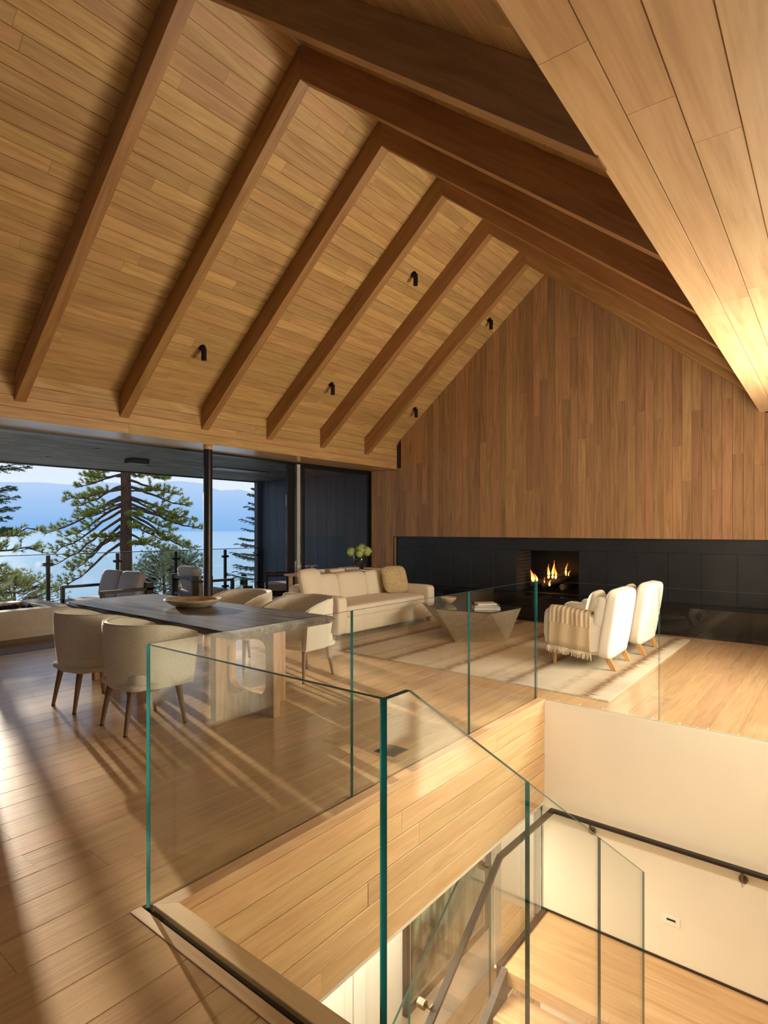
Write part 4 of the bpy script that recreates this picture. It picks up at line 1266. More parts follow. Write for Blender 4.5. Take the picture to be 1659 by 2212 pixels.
c1 = barrel_chair('barrel dining chair at the near side of the table, partly behind the glass corner')
c1.location = (-4.395, 2.44, 0); c1.rotation_euler = (0, 0, R(-2))
dup(c1, (-5.265, 2.44, 0), R(1), 'barrel dining chair at the near side of the table, leftmost of all')
dup(c1, (-4.50, 4.30, 0), R(180), 'barrel dining chair at the far side of the table, nearest the sofa')
dup(c1, (-5.47, 4.30, 0), R(183), 'barrel dining chair at the far side of the table, beside the steel column')

# ------------------------------------------------------------------ rug
m = MB()
m.hexa([V(-5.95, 5.48, 0.001), V(-1.685, 5.33, 0.001), V(-1.74, 8.98, 0.001), V(-5.95, 9.05, 0.001), V(-5.95, 5.48, 0.012), V(-1.685, 5.33, 0.012), V(-1.74, 8.98, 0.012), V(-5.95, 9.05, 0.012)])
rug = tag(m.build('rug', M['rug']), 'large cream rug with feathered brown stripes under the seating', 'rug')
fr = MB(); rr = random.Random(6)
for k in range(420):
    t = k / 420
    x_, y_ = -5.95 + 4.265 * t, 5.48 - 0.15 * t
    fr.add([V(x_, y_, 0.009), V(x_ + 0.007, y_, 0.009), V(x_ + rr.uniform(-.006, .012), y_ - rr.uniform(.012, .028), 0.002)], [(0, 1, 2)])
fo = fr.build('fringe', M['tufting'], rug); fo['kind'] = 'stuff'

# ------------------------------------------------------------------ sofa
sf_ = thing('sofa', 'long cream linen sofa with its back to the lake', 'sofa', (-6.02, 7.02, 0))
SX, SY = 0.58, 1.17     # half depth (front toward +x), half length
MB().soft((0.02, 0, 0.20), (1.10, 2.20, 0.24), 14, 8).build('base', M['sofafab'], sf_, smooth=True)
for sgn in (-1, 1):
    MB().soft((0.0, sgn * (SY - 0.085), 0.345), (1.16, 0.19, 0.53), 12, 10, 0.0).build('arm', M['sofafab'], sf_, smooth=True)
MB().soft((-SX + 0.10, 0, 0.40), (0.2, 2.1, 0.62), 12, 10).build('back', M['sofafab'], sf_, smooth=True)
MB().soft((0.10, 0, 0.385), (0.94, 1.98, 0.19), 9, 12, 0.08).build('seat_cushion', M['sofafab'], sf_, smooth=True)
for k in range(3):
    MB().soft((-0.26, -0.66 + 0.66 * k, 0.635), (0.24, 0.67, 0.44), 6, 10, 0.35, 0, rot=Matrix.Rotation(R(-12), 3, 'Y')).build('back_cushion', M['sofafab'], sf_, smooth=True)
for sx in (-0.5, 0.5):
    for sy in (-1.1, 1.1):
        MB().bb((sx - 0.03, sy - 0.03, 0), (sx + 0.03, sy + 0.03, 0.1)).build('leg', M['chairleg'], sf_)


def pillow(name, label, mat, loc, size, rot, grp=None, mats=None):
    m = MB().soft((0, 0, 0), size, 4.5, 10, 0.62, 0)
    o = m.build(name, mat, None, smooth=True, loc=loc)
    o.rotation_euler = rot
    return tag(o, label, 'cushion', grp)


pillow('throw_pillow', 'tan woven cushion leaning at the far end of the sofa', M['pillow'], (-5.98, 7.80, 0.70), (0.2, 0.50, 0.46), (0, R(-18), R(-14)))
pillow('throw_pillow', 'plump cream cushion leaning at the near end of the sofa', M['sofafab'], (-6.25, 6.12, 0.72), (0.22, 0.52, 0.48), (0, R(-16), R(12)))

# ------------------------------------------------------------------ console table, books, vase
cn = thing('console_table', 'pale oak console table behind the sofa', 'table', (-7.17, 7.85, 0.02))
MB().bb((-0.30, -1.18, 0.735), (0.30, 1.10, 0.765)).build('tabletop', M['console'], cn, bevel=0.004)
for sx in (-0.24, 0.22):
    for sy in (-1.08, 0.85):
        MB().bb((sx - 0.022, sy - 0.03, -0.02), (sx + 0.022, sy + 0.03, 0.735)).build('leg', M['console'], cn, bevel=0.003)


def book(label, loc, size, cover, rz, grp):
    t = thing('book', label, 'book', loc, rz, grp)
    w, d, h = size
    m = MB(); m.bb((-w / 2, -d / 2, 0), (w / 2, d / 2, 0.003)); m.bb((-w / 2, -d / 2, h - 0.003), (w / 2, d / 2, h)); m.bb((-w / 2, -d / 2, 0), (-w / 2 + 0.004, d / 2, h))
    m.build('cover', cover, t)
    MB().bb((-w / 2 + 0.004, -d / 2 + 0.005, 0.003), (w / 2 - 0.006, d / 2 - 0.005, h - 0.003)).build('pages', M['paper'], t)
    return t


g_ = 'books on the console table behind the sofa'
book('dark bound book at the bottom of the left stack on the console', (-7.20, 7.10, 0.785), (0.26, 0.36, 0.035), M['book_d'], R(8), g_)
book('white book lying on top of the left stack on the console', (-7.21, 7.11, 0.82), (0.24, 0.33, 0.028), M['book_w'], R(-4), g_)
book('orange edged book under the middle stack on the console', (-7.14, 7.50, 0.785), (0.28, 0.38, 0.025), M['book_o'], R(2), g_)
book('pale book in the middle stack on the console', (-7.14, 7.50, 0.81), (0.27, 0.36, 0.03), M['book_w'], R(-3), g_)
book('grey book on the console beside the vase', (-7.10, 7.92, 0.785), (0.26, 0.34, 0.03), M['book_b'], R(4), g_)
book('charcoal book on top of the stack nearest the vase', (-7.11, 7.90, 0.815), (0.24, 0.32, 0.035), M['book_d'], R(-6), g_)

vz = thing('vase', 'round dark glazed vase on the console table', 'vase', (-7.28, 8.40, 0.7855))
MB().lathe([(0.065, 0), (0.085, 0.03), (0.115, 0.12), (0.122, 0.19), (0.112, 0.24), (0.105, 0.252), (0.098, 0.245), (0.10, 0.2), (0.08, 0.05)], 32).build('body', M['vase'], vz, smooth=True)
fl_ = thing('hydrangeas', 'bunch of pale green hydrangea heads in the dark vase', 'flowers', (-7.28, 8.40, 0.95))
hr = random.Random(9)
for k, (dx, dy, dz, r) in enumerate(((-0.11, -0.12, 0.16, 0.085), (0.03, -0.02, 0.20, 0.09), (0.08, 0.12, 0.17, 0.095), (-0.03, 0.10, 0.23, 0.08), (-0.08, 0.03, 0.13, 0.075), (0.08, -0.10, 0.13, 0.07))):
    stem = MB().tube([(0, 0, -0.12), (dx * 0.4, dy * 0.4, 0.05), (dx, dy, dz)], 0.004, 5).build('stem', M['needle'], fl_)
    m = MB()
    for j in range(150):
        v = V(hr.gauss(0, 1), hr.gauss(0, 1), hr.gauss(0, 1)).normalized()
        c = V(dx, dy, dz) + v * r * hr.uniform(0.88, 1.05)
        a = v.orthogonal().normalized(); b_ = v.cross(a)
        ph = hr.uniform(0, 3)
        for q in range(4):
            t0 = ph + q * math.pi / 2
            d1 = a * math.cos(t0 - .55) + b_ * math.sin(t0 - .55); d2 = a * math.cos(t0 + .55) + b_ * math.sin(t0 + .55); dm_ = a * math.cos(t0) + b_ * math.sin(t0)
            m.add([c, c + d1 * 0.011 + v * 0.002, c + dm_ * 0.017 + v * 0.001, c + d2 * 0.011 + v * 0.002], [(0, 1, 2, 3)])
    m.lathe([(0.02, -r * .8), (r * 0.75, -r * 0.4), (r * 0.86, 0), (r * 0.7, r * 0.5), (0.02, r * 0.85)], 10, (dx, dy, dz))
    m.build('flower_head', M['petal'], fl_)

# ------------------------------------------------------------------ coffee table
ctb = thing('coffee_table', 'faceted coffee table with smoked top and pale angular base', 'table', (-4.3, 7.3, 0.0125))
T4 = [V(-0.77, 0.0, 0.405), V(-0.25, -0.42, 0.405), V(0.565, -0.33, 0.405), V(0.63, 0.44, 0.405), V(-0.2, 0.62, 0.405)]
B4 = [V(-0.35, 0.10, 0), V(0.13, -0.50, 0), V(0.66, -0.05, 0), V(0.18, 0.45, 0)]
B4 = [V(-0.30, 0.05, 0), V(0.13, -0.505, 0), V(0.653, -0.047, 0), V(0.15, 0.42, 0)]
m = MB()
bm2 = bmesh.new()
for p in T4 + B4: bm2.verts.new(p)
bmesh.ops.convex_hull(bm2, input=bm2.verts)
bm2.verts.ensure_lookup_table(); bm2.faces.ensure_lookup_table()
for i, v in enumerate(bm2.verts): v.index = i
m.add([v.co.copy() for v in bm2.verts], [tuple(v.index for v in f.verts) for f in bm2.faces]); bm2.free()
m.build('faceted_base', M['ctable'], ctb)
m = MB(); cxm = sum((p for p in T4), V(0, 0, 0)) / 5
m.prism([(p.x + (p.x - cxm.x) * 0.01, p.y + (p.y - cxm.y) * 0.01) for p in T4], (0, 0, 0.405), (1, 0, 0), (0, 1, 0), (0, 0, 1), 0.012)
m.build('tabletop', M['ctop'], ctb)
g_ = 'books stacked on the coffee table'
zt_ = 0.0125 + 0.417
book('white book at the bottom of the coffee table stack', (-3.98, 7.28, zt_), (0.36, 0.27, 0.032), M['book_w'], R(38), g_)
book('grey book in the middle of the coffee table stack', (-3.97, 7.29, zt_ + 0.032), (0.33, 0.25, 0.026), M['book_b'], R(30), g_)
book('pale book on top of the coffee table stack', (-3.985, 7.28, zt_ + 0.058), (0.27, 0.21, 0.026), M['book_w'], R(44), g_)
tag(MB().lathe([(0.045, 0), (0.06, 0.01), (0.105, 0.055), (0.125, 0.09), (0.118, 0.09), (0.095, 0.055), (0.05, 0.018)], 28).build('ceramic_bowl', M['ceramic'], smooth=True, loc=(-4.72, 7.48, zt_)), 'small tan ceramic bowl on the coffee table', 'bowl')


# ------------------------------------------------------------------ armchairs
def armchair(label):
    """faces -x; origin on the floor under its centre"""
    t = thing('armchair', label, 'armchair', (0, 0, 0), 0, 'ivory armchairs beside the stairwell')
    MB().soft((-0.01, 0, 0.245), (0.74, 0.62, 0.22), 10, 8).build('base', M['armfab'], t, smooth=True)
    for s in (-1, 1):
        m = MB()
        # arm: side profile (x, z) extruded in y with rounding
        prof = [(-0.40, 0.13), (-0.405, 0.35), (-0.40, 0.56), (-0.385, 0.615), (-0.34, 0.645), (-0.2, 0.635), (0.0, 0.60), (0.16, 0.575), (0.27, 0.565), (0.34, 0.60), (0.38, 0.60), (0.37, 0.13)]
        y0 = s * 0.31
        rings_ = []
        for (w, k) in ((-0.075, 0.93), (-0.066, 0.985), (-0.03, 1.0), (0.03, 1.0), (0.066, 0.985), (0.075, 0.93)):
            cz = 0.36
            rings_.append([V(px * (0.5 + 0.5 * k) if False else px * (1 - (1 - k) * 0.25), y0 + w, cz + (pz - cz) * (1 - (1 - k) * 0.8)) for px, pz in prof])
        vs = [p for r in rings_ for p in r]; n_ = len(prof); fs = []
        for i in range(5):
            for k in range(n_):
                fs.append((i * n_ + k, (i + 1) * n_ + k, (i + 1) * n_ + (k + 1) % n_, i * n_ + (k + 1) % n_))
        fs.append(tuple(range(n_))); fs.append(tuple(reversed(range(5 * n_, 6 * n_))))
        m.add(vs, fs)
        o_ = m.build('arm', M['armfab'], t, smooth=True)
        sb_ = o_.modifiers.new('sub', 'SUBSURF'); sb_.levels = 1; sb_.render_levels = 1
    m = MB().soft((0.31, 0, 0.49), (0.17, 0.80, 0.76), 7, 12, 0.10, 0, rot=Matrix.Rotation(R(9), 3, 'Y'))
    m.build('backrest', M['armfab'], t, smooth=True)
    for s in (-1, 1):
        MB().soft((0.25, s * 0.35, 0.62), (0.17, 0.085, 0.34), 5, 10, 0.1, 1, rot=Matrix.Rotation(R(9), 3, 'Y')).build('wing', M['armfab'], t, smooth=True)
    MB().soft((-0.08, 0, 0.42), (0.66, 0.50, 0.17), 6, 10, 0.15).build('seat_cushion', M['armfab'], t, smooth=True)
    for sx in (-1, 1):
        for sy in (-1, 1):
            m = MB()
            sp_ = 0.085 if sx > 0 else 0.0
            tx, ty = 0.27 * sx, 0.30 * sy
            bx2, by2 = tx + sp_ * 1.0, ty
            if sx < 0:
                m.cyl((tx - 0.03, by2, 0), (tx - 0.03, ty, 0.15), 0.02, 0.028, 14)
            else:
                m.hexa([V(bx2 - 0.026, by2 - 0.02, 0), V(bx2 + 0.026, by2 - 0.02, 0), V(bx2 + 0.026, by2 + 0.02, 0), V(bx2 - 0.026, by2 + 0.02, 0), V(tx - 0.035, ty - 0.02, 0.16), V(tx + 0.035, ty - 0.02, 0.16), V(tx + 0.035, ty + 0.02, 0.16), V(tx - 0.035, ty + 0.02, 0.16)])
            m.build('leg', M['lightleg'], t, bevel=0.002)
    return t


a1 = armchair('ivory armchair nearer the stairwell with a striped throw over its arm')
a1.location = (-2.36, 6.77, 0.0125); a1.rotation_euler = (0, 0, R(2))
dup(a1, (-2.32, 7.82, 0.0125), R(0), 'ivory armchair behind the one with the throw, nearer the fireplace')
pillow('throw_pillow', 'white cushion on the armchair with the striped throw', M['armfab'], (-2.30, 6.80, 0.66), (0.15, 0.42, 0.36), (0, R(12), R(2)))
pillow('throw_pillow', 'white cushion on the armchair nearer the fireplace', M['armfab'], (-2.24, 7.84, 0.66), (0.15, 0.42, 0.36), (0, R(12), R(2)))

# throw draped over the near arm of the first armchair
tw = thing('throw_blanket', 'tan striped fringed throw draped over the near armchair arm', 'blanket', (-2.36, 6.77, 0.0125), R(2))
ya_ = -0.31
path = [(0.085, 0.50), (0.082, 0.56), (0.079, 0.63), (0.055, 0.655), (0.0, 0.662), (-0.055, 0.655), (-0.082, 0.635), (-0.088, 0.60), (-0.090, 0.50), (-0.093, 0.40), (-0.097, 0.30), (-0.10, 0.225)]
nx_ = 20
me = bpy.data.meshes.new('cloth'); vs = []; fs = []; uvs = []
for j, (dy, z) in enumerate(path):
    for i in range(nx_ + 1):
        t = i / nx_
        x_ = -0.33 + 0.46 * t + (0.03 * (z - 0.6) if j > 6 else 0) * (1 if t > .5 else -1) * -1
        drop = -0.055 * max(0, (x_ + 0.25)) * (1 if True else 0)
        wav = 0.006 * math.sin(t * 17 + j * 0.25) * (1 if j > 6 else 0.3)
        vs.append((x_, ya_ + dy - wav - (0.004 if j > 6 else 0), z + drop * 1.9))
        uvs.append((t, j / (len(path) - 1)))
for j in range(len(path) - 1):
    for i in range(nx_):
        a = j * (nx_ + 1) + i
        fs.append((a, a + 1, a + nx_ + 2, a + nx_ + 1))
me.from_pydata(vs, [], fs)
ul = me.uv_layers.new(name='UVMap')
for lp in me.loops: ul.data[lp.index].uv = uvs[lp.vertex_index]
me.materials.append(M['throw']); me.polygons.foreach_set('use_smooth', [True] * len(me.polygons))
co = bpy.data.objects.new('cloth', me); COL.objects.link(co); co.parent = tw
so_ = co.modifiers.new('thick', 'SOLIDIFY'); so_.thickness = 0.006
m = MB(); last = vs[-(nx_ + 1):]
for k in range(70):
    t = k / 69; i = min(int(t * nx_), nx_ - 1); f_ = t * nx_ - i
    p = V(*last[i]).lerp(V(*last[i + 1]), f_)
    sw = rr.uniform(-0.01, 0.01)
    m.tube([p, p + V(sw * .5, -0.004, -0.03), p + V(sw, 0.0, -rr.uniform(0.07, 0.09))], [0.0035, 0.003, 0.002], 4)
fo = m.build('fringe', M['tufting'], tw); fo['kind'] = 'stuff'

# ------------------------------------------------------------------ terrace furniture
pl = thing('fire_planter', 'low pale concrete fire pit box on the terrace', 'fire pit', (-9.93, 2.75, -0.02))
m = MB()
hx, hy, hz = 0.66, 1.28, 0.40
for lo, hi in (((-hx, -hy, 0), (-hx + 0.22, hy, hz)), ((hx - 0.22, -hy, 0), (hx, hy, hz)), ((-hx + 0.22, -hy, 0), (hx - 0.22, -hy + 0.3, hz)), ((-hx + 0.22, hy - 0.3, 0), (hx - 0.22, hy, hz))):
    m.bb(lo, hi)
m.build('body', M['concrete'], pl)
MB().bb((-hx + 0.22, -hy + 0.3, 0.2), (hx - 0.22, hy - 0.3, 0.33)).build('burner_tray', M['black'], pl)
m = MB(); pr = random.Random(2)
for k in range(240):
    c = V(pr.uniform(-0.42, 0.42), pr.uniform(-0.95, 0.95), 0.335 + pr.uniform(0, 0.03)); r = pr.uniform(0.02, 0.045)
    m.add([c + V(r, 0, 0), c + V(0, r, 0), c + V(-r, 0, 0), c + V(0, -r, 0), c + V(0, 0, r), c + V(0, 0, -r)], [(0, 1, 4), (1, 2, 4), (2, 3, 4), (3, 0, 4), (1, 0, 5), (2, 1, 5), (3, 2, 5), (0, 3, 5)])
lo_ = m.build('lava_rocks', M['lava'], pl); lo_['kind'] = 'stuff'


def outdoor_seat(name, label, cat, loc, rz, width, ncush, arm_z=0.60, grp=None):
    """faces -y; origin under centre"""
    t = thing(name, label, cat, loc, rz, grp)
    d = 0.84; hw = width / 2
    for s in (-1, 1):
        m = MB()
        m.bb((s * hw - 0.035, -d / 2, arm_z - 0.045), (s * hw + 0.035, d / 2, arm_z))
        m.build('armrest', M['bronze'], t, bevel=0.004)
        MB().bb((s * hw - 0.035, -d / 2, 0), (s * hw + 0.035, -d / 2 + 0.05, arm_z - 0.045)).build('leg', M['bronze'], t, bevel=0.004)
        MB().bb((s * hw - 0.035, d / 2 - 0.12, 0), (s * hw + 0.035, d / 2, arm_z + 0.08)).build('leg', M['bronze'], t, bevel=0.004)
    MB().bb((-hw + 0.035, -d / 2, 0.16), (hw - 0.035, d / 2 - 0.02, 0.25)).build('seat_frame', M['bronze'], t, bevel=0.004)
    for zz_ in (0.34, arm_z + 0.03):
        MB().bb((-hw + 0.03, d / 2 - 0.045, zz_ - 0.03), (hw - 0.03, d / 2 - 0.02, zz_ + 0.03)).build('back_rail', M['bronze'], t, bevel=0.004)
    w = (width - 0.09) / ncush
    for k in range(ncush):
        cx_ = -hw + 0.045 + w * (k + 0.5)
        MB().soft((cx_, -0.04, 0.335), (w, d - 0.08, 0.17), 8, 9, 0.08).build('seat_cushion', M['outfab'], t, smooth=True)
        MB().soft((cx_, d / 2 - 0.17, 0.62), (w, 0.19, 0.50), 6, 10, 0.3, 1, rot=Matrix.Rotation(R(-14), 3, 'X')).build('back_cushion', M['outfab'], t, smooth=True)
    return t


outdoor_seat('outdoor_loveseat', 'grey cushioned two seat terrace sofa in front of the pine', 'sofa', (-9.55, 4.68, -0.02), 0, 1.36, 2, 0.62)
outdoor_seat('outdoor_armchair', 'grey cushioned terrace armchair turned to the lake, left of the column', 'armchair', (-9.72, 6.62, -0.02), R(172), 0.86, 1, 0.62, 'terrace armchairs')
outdoor_seat('outdoor_armchair', 'pale cushioned terrace armchair beside the sliding door frames', 'armchair', (-9.55, 8.55, -0.02), R(-38), 0.86, 1, 0.62, 'terrace armchairs')

stt = thing('side_table', 'round glass topped side table on the terrace', 'table', (-9.35, 7.40, -0.02))
MB().cyl((0, 0, 0.455), (0, 0, 0.467), 0.29, n=40).build('glass_top', M['tableglass'], stt)
MB().lathe([(0.15, 0), (0.15, 0.02), (0.10, 0.43), (0.10, 0.455)], 28).build('base', M['bronze'], stt, smooth=False)
ln = thing('lantern', 'small tapered grey lantern on the glass side table', 'lantern', (-9.42, 7.36, 0.4475))
MB().lathe([(0.075, 0), (0.08, 0.01), (0.075, 0.06), (0.07, 0.10)], 24).build('base', M['column'], ln, smooth=False)
MB().lathe([(0.068, 0.10), (0.06, 0.16), (0.055, 0.17)], 24).build('glass_body', M['tableglass'], ln)
MB().lathe([(0.06, 0.165), (0.045, 0.20), (0.02, 0.205)], 24).build('cap', M['black'], ln, smooth=False)

# ------------------------------------------------------------------ landscape
lk = MB(); lk.add([V(-9000, -9000, -8.5), V(-14, -9000, -8.5), V(-14, 12000, -8.5), V(-9000, 12000, -8.5)], [(0, 1, 2, 3)])
tag(lk.build('lake', M['lake']), 'wide pale blue lake beyond the terrace', 'lake', kind='structure')
gm = MB(); vs = []; fs = []
gx, gy = 16, 24
for i in range(gx + 1):
    for j in range(gy + 1):
        x_ = -12.6 - 30 * i / gx; y_ = -20 + 60 * j / gy
        vs.append(V(x_, y_, -3.6 - 6.4 * (i / gx) ** 0.8 + 0.5 * noise.noise(V(x_ * .2, y_ * .2, 0))))
for i in range(gx):
    for j in range(gy):
        a = i * (gy + 1) + j
        fs.append((a, a + gy + 1, a + gy + 2, a + 1))
gm.add(vs, fs)
tag(gm.build('ground', M['ground'], smooth=True), 'wooded bank sloping from the house down to the lake', 'ground', kind='structure')

hm = MB(); vs = []; fs = []
# far shore: ridge line fitted by bearing (pixel column -> height above the water)
prof = [(-2600, 70), (-900, 92), (0, 102), (90, 101), (150, 97), (230, 101), (300, 96), (380, 104), (420, 101), (480, 84), (515, 86), (545, 80), (600, 70), (700, 78), (900, 90), (1200, 70), (2200, 60)]


def ridge(u):
    for (a, ha), (b_, hb_) in zip(prof[:-1], prof[1:]):
        if a <= u <= b_:
            t = (u - a) / (b_ - a); t = t * t * (3 - 2 * t)
            return ha + (hb_ - ha) * t
    return 60


NU, NR = 260, 10
ca, sa = math.cos(R(38.54)), math.sin(R(38.54))
for i in range(NU + 1):
    u = -1500 + 3400 * i / NU
    lat = (u - CXP) / F_PX
    for j in range(NR + 1):
        s = j / NR
        D_ = 3600 + 1500 * s
        x_ = (-sa + ca * lat) * D_; y_ = (ca + sa * lat) * D_
        hh = (ridge(u) + 1.2 * noise.noise(V(u * 0.35, 0, 0)) + 0.8 * noise.noise(V(u * 1.3, 3, 0))) / F_PX * 5100
        prof_s = s ** 0.9
        z_ = -9 + (hh + 10) * prof_s + 30 * noise.noise(V(x_ * 0.0022, y_ * 0.0022, 0)) * s * (1 - s) * 3
        vs.append(V(x_, y_, z_))
for i in range(NU):
    for j in range(NR):
        a = i * (NR + 1) + j
        fs.append((a, a + NR + 1, a + NR + 2, a + 1))
hm.add(vs, fs)
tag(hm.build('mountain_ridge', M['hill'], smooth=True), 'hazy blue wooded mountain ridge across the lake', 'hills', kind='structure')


def at(u, v, w):
    """world point seen at photo pixel (u, v) at depth w: used only to survey where the real trees stand"""
    lat = (u - CXP) / F_PX * w
    return V(-sa * w + ca * lat, ca * w + sa * lat, 1.54 - (v - HY) / F_PX * w)


def tuft(m, p, d, L_, n, spread, rg, wd=0.006):
    d = d.normalized(); a = d.orthogonal().normalized(); b_ = d.cross(a)
    for k in range(n):
        t = rg.uniform(0, 6.283); e = rg.uniform(0.2, spread)
        q = (d + (a * math.cos(t) + b_ * math.sin(t)) * e).normalized()
        l = L_ * rg.uniform(0.7, 1.1)
        s = q.cross(V(rg.uniform(-1, 1), rg.uniform(-1, 1), rg.uniform(-1, 1))).normalized() * wd
        m.add([p - s, p + s, p + q * l], [(0, 1, 2)])


def pine_branch(bm_, fm, p0, az, up, length, rg, r0=0.05, wd=0.009, dens=1.0, curl=0.55, side=True, tip=0.5):
    """a drooping limb whose tip turns up, carrying side twigs with needle tufts"""
    h = V(math.cos(az), math.sin(az), 0)
    pts = []; n = 9
    for k in range(n + 1):
        t = k / n
        z = up * length * t - 0.22 * length * t * t * (1 if up < 0.2 else 0.6) + curl * length * max(0, t - 0.55) ** 2
        pts.append(p0 + h * (length * t) + V(0, 0, z) + V(rg.uniform(-1, 1), rg.uniform(-1, 1), rg.uniform(-1, 1)) * 0.035 * length * t)
    bm_.tube(pts, [r0 * (1 - 0.85 * k / n) + 0.004 for k in range(n + 1)], 5)
    sd_ = V(-h.y, h.x, 0)
    for k in range(3, n + 1):
        t = k / n
        if t < tip and rg.random() < 0.75: continue
        for s in (-1, 1):
            for rep in range(2 if dens > .8 else 1):
                tl = length * rg.uniform(0.10, 0.26) * (1.15 - 0.5 * t)
                dr = (h * rg.uniform(0.3, 0.9) + sd_ * s * rg.uniform(0.5, 1) + V(0, 0, rg.uniform(-0.15, 0.45))).normalized()
                q0 = pts[k] + (pts[k - 1] - pts[k]) * rg.random()
                q1 = q0 + dr * tl * 0.6 + V(0, 0, -0.03 * tl); q2 = q0 + dr * tl + V(0, 0, 0.10 * tl)
                bm_.tube([q0, q1, q2], [0.012, 0.008, 0.004], 4)
                for q, dd in ((q2, dr + V(0, 0, .5)), (q1, dr), (q0.lerp(q2, 0.8), dr + V(0, 0, .3))):
                    tuft(fm, q, dd, 0.15, int(20 * dens), 1.2, rg, wd)
    tuft(fm, pts[-1], pts[-1] - pts[-2] + V(0, 0, 0.1), 0.17, int(26 * dens), 1.2, rg, wd)


def pine(label, base, top_z, r, branches, seed, mat, group='pines below the terrace', curl=0.55, dens=1.0, lean=V(0, 0, 0)):
    t = thing('pine_tree', label, 'tree', (0, 0, 0), 0, group)
    rg = random.Random(seed)
    n = 12; zs = [base.z + (top_z - base.z) * k / n for k in range(n + 1)]
    MB().tube([V(base.x + 0.06 * noise.noise(V(z, 0, 1)) * 2, base.y + 0.06 * noise.noise(V(0, z, 1)), z) for z in zs], [r * (1.15 - 0.7 * k / n) for k in range(n + 1)], 12).build('trunk', M['bark'], t, smooth=True)
    bm_ = MB(); fm = MB()
    for (z, az, up, ln_) in branches:
        pine_branch(bm_, fm, V(base.x, base.y, z), az, up, ln_, rg, 0.02 + 0.016 * ln_, curl=curl, dens=dens)
    bo = bm_.build('branches', M['branch'], t); bo['kind'] = 'stuff'
    fo = fm.build('needles', mat, t); fo['kind'] = 'stuff'
    return t


# the big pine in the middle of the view
wP = 21.0
P0 = at(272, 1143, wP)
az_r = math.atan2(sa, ca)      # direction of the camera's right
br = []
rg = random.Random(31)


def zpx(v, w=wP): return 1.54 - (v - HY) / F_PX * w


for side_, lst in ((1, [(1010, -.10, 1.6), (1020, .15, 1.3), (1035, -.15, 2.0), (1050, -.25, 2.3), (1062, 0.1, 1.2), (1072, -.20, 2.3), (1085, -.3, 2.0), (1095, -.25, 2.75), (1105, -.35, 2.5), (1115, -.45, 2.2), (1128, -.30, 1.5), (1150, -.40, 1.6)]),
                   (-1, [(1005, -.10, 1.5), (1022, -.2, 1.7), (1030, .05, 1.2), (1045, -.30, 1.9), (1056, -.18, 2.0), (1068, -.35, 2.0), (1075, -.40, 2.6), (1088, -.45, 2.4), (1098, -.5, 2.4), (1112, -.62, 2.5), (1125, -.7, 2.3), (1140, -.62, 2.0), (1165, -.75, 2.4)])):
    for v, up, ln_ in lst:
        for rep in range(1):
            az = az_r + (math.pi if side_ < 0 else 0) + rg.uniform(-0.55, 0.55) * (1 if rep else 0.5)
            br.append((zpx(v + rep * 6), az, up + rg.uniform(-.08, .08), ln_ * (1 if rep == 0 else rg.uniform(.55, .85))))
for k in range(13):
    br.append((zpx(rg.uniform(940, 1180)), rg.uniform(0, 6.28), rg.uniform(-.4, 0.1), rg.uniform(0.9, 1.8)))
pine('large pine with drooping limbs in the middle of the lake view', V(P0.x, P0.y, -7.5), zpx(800), 0.27, br, 5, M['needle'], curl=0.65)

# bushy small pine at its foot, right
def bush(label, c, rx, rz, n, seed, mat, nm='pine_shrub', wd=0.007, L_=0.13):
    t = thing(nm, label, 'shrub', (0, 0, 0), 0, 'foliage below the terrace railing')
    rg = random.Random(seed)
    MB().tube([V(c.x, c.y, -6), V(c.x + .1, c.y, c.z - rz * .5), V(c.x, c.y, c.z + rz * 0.6)], [0.10, 0.06, 0.02], 8).build('trunk', M['bark'], t)
    fm = MB(); bm_ = MB()
    for k in range(n):
        v = V(rg.gauss(0, 1), rg.gauss(0, 1), rg.gauss(0, 1)).normalized() * rg.uniform(0.35, 1) ** 0.5
        q = c + V(v.x * rx, v.y * rx, v.z * rz)
        q0 = c + V(v.x * rx * 0.3, v.y * rx * 0.3, v.z * rz * 0.75 - 0.15)
        if k % 3 == 0: bm_.tube([q0, q], [0.014, 0.004], 4)
        tuft(fm, q, v + V(0, 0, 0.5), L_, 16, 1.3, rg, wd)
    bo = bm_.build('branches', M['branch'], t); bo['kind'] = 'stuff'
    fo = fm.build('foliage', mat, t); fo['kind'] = 'stuff'


bush('pale bushy young pine behind the railing right of the big trunk', at(352, 1252, 19.0), 1.0, 1.15, 1100, 41, M['bush'])
bush('small bushy pine top showing between the loveseat and the terrace armchair', at(395, 1225, 18.0), 0.75, 0.6, 420, 42, M['bush'])
bush('sunlit feathery shrub low behind the railing at far left', at(30, 1300, 17.0), 1.5, 1.0, 600, 43, M['needle_pale'])

# sunlit branches reaching in from the left
lt = thing('pine_tree', 'sunlit pine at the left edge with long feathery boughs', 'tree', (0, 0, 0), 0, 'pines below the terrace')
rg = random.Random(51)
bP = at(-190, 1143, 15.0)
MB().tube([V(bP.x, bP.y, -7), V(bP.x, bP.y, zpx(700, 15))], [0.25, 0.12], 10).build('trunk', M['bark'], lt, smooth=True)
bm_ = MB(); fm = MB()
for v, up, ln_, az_o in ((1180, .22, 2.5, 0.0), (1200, .32, 3.2, 0.05), (1215, .15, 2.4, -.2), (1232, .28, 3.3, 0.0), (1250, .12, 2.4, 0.15), (1265, .25, 2.7, -.1), (1290, .20, 3.2, 0.05), (1300, .3, 2.6, .3), (1320, .28, 3.5, 0.0), (1335, .3, 2.8, -.2), (1175, .1, 2.0, .2)):
    pine_branch(bm_, fm, V(bP.x, bP.y, zpx(v, 15)), az_r + az_o, up, ln_, rg, 0.05, 0.008, 1.0, 0.1, tip=0.25)
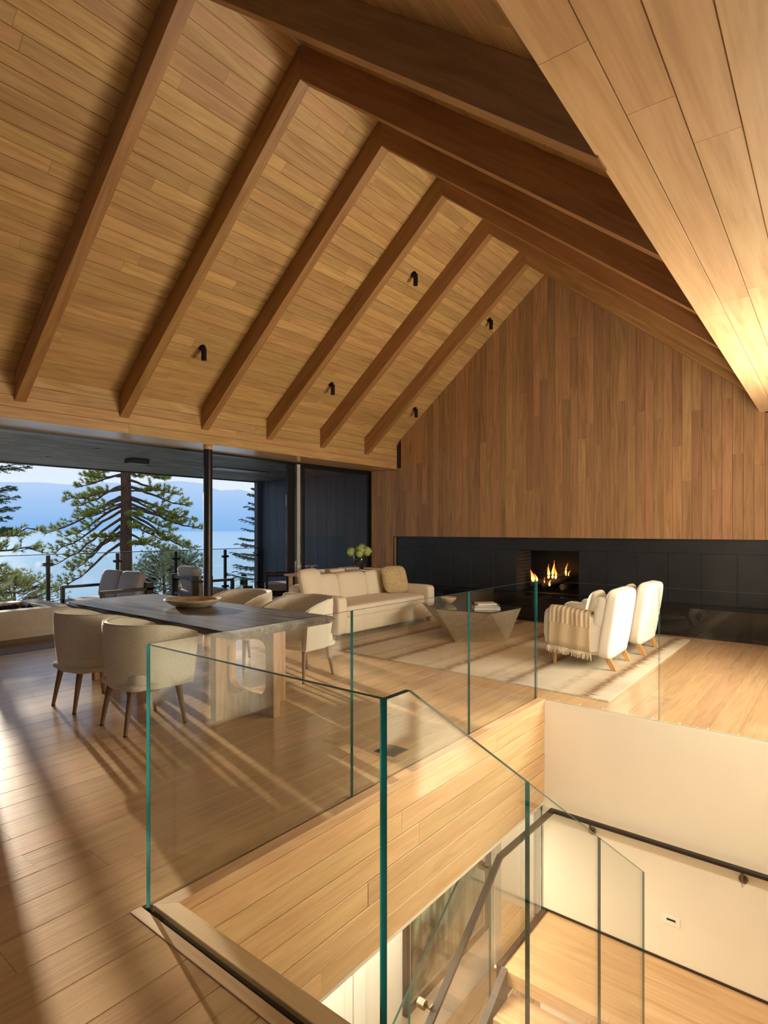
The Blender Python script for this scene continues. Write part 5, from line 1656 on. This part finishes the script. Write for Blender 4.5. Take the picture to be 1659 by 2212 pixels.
bo = bm_.build('branches', M['branch'], lt); bo['kind'] = 'stuff'
fo = fm.build('needles', M['needle_pale'], lt); fo['kind'] = 'stuff'

# dark fir boughs, top left, from a tree outside the frame


def fir(label, base, tiers, seed, top_z, r=0.16):
    t = thing('fir_tree', label, 'tree', (0, 0, 0), 0, 'firs below the terrace')
    rg = random.Random(seed)
    MB().tube([V(base.x, base.y, -7.5), V(base.x, base.y, top_z)], [r, 0.02], 10).build('trunk', M['bark'], t, smooth=True)
    bm_ = MB(); fm = MB()
    for (z, L_, droop, azs) in tiers:
        for az in azs:
            h = V(math.cos(az), math.sin(az), 0); sd_ = V(-h.y, h.x, 0)
            n = 9; pts = []
            for k in range(n + 1):
                s = k / n
                pts.append(V(base.x, base.y, z) + h * (L_ * s) + V(0, 0, droop * L_ * s + 0.30 * L_ * s * s * (0.5 - droop * .3) - 0.05 * math.sin(s * 3)))
            bm_.tube(pts, [0.028 * (1 - 0.85 * k / n) + 0.003 for k in range(n + 1)], 4)
            for k in range(1, n + 1):
                for s in (-1, 1):
                    q0 = pts[k] + (pts[k - 1] - pts[k]) * rg.random()
                    tl = L_ * 0.30 * (1.12 - k / n) + 0.10
                    q1 = q0 + (h * 0.75 + sd_ * s * 0.8 + V(0, 0, rg.uniform(-.28, -.05))).normalized() * tl
                    bm_.tube([q0, q1], [0.007, 0.003], 4)
                    for e in range(6):
                        q = q0.lerp(q1, (e + 0.5) / 6)
                        tuft(fm, q, (q1 - q0).normalized() + V(0, 0, 0.25), 0.07, 9, 1.7, rg, 0.006)
                for e in range(2):
                    tuft(fm, pts[k - 1].lerp(pts[k], e / 2), h + V(0, 0, .3), 0.07, 9, 1.7, rg, 0.006)
    bo = bm_.build('branches', M['branch'], t); bo['kind'] = 'stuff'
    fo = fm.build('needles', M['needle_dark'], t); fo['kind'] = 'stuff'


wF = 24.0
FB = at(592, 1143, wF)
rg = random.Random(61)
tiers = []
for v in range(1040, 1330, 15):
    L_ = 0.85 + (v - 1040) / 290 * 1.4
    tiers.append((zpx(v, wF), L_ * rg.uniform(.85, 1.1), rg.uniform(-0.22, -0.02), [math.pi + az_r + rg.uniform(-.5, .5), math.pi + az_r + rg.uniform(-1.2, 1.2), rg.uniform(0, 6.28), rg.uniform(0, 6.28)]))
fir('dark blue green fir just left of the sliding door frames', FB, tiers, 62, zpx(1010, wF))
wL = 14.0
LB = at(-90, 1143, wL)
tiers = [(zpx(v, wL), L_, dr, [az_r + a_ for a_ in azs]) for v, L_, dr, azs in (
    (950, 1.7, -.12, (0.0, .35, -.3)), (975, 1.9, -.22, (0.05, .5, -.4)), (1000, 1.55, -.18, (-.1, .25)), (1055, 1.25, -.10, (0.0, .3)), (1075, 1.35, -.12, (.1, -.25)), (1095, 1.2, -.15, (0, .4)), (1120, 1.15, -.10, (0.1, -.3)), (1140, 1.1, -.15, (0, .5)))]
fir('dark fir reaching in at the upper left edge of the lake view', LB, tiers, 63, zpx(600, wL))
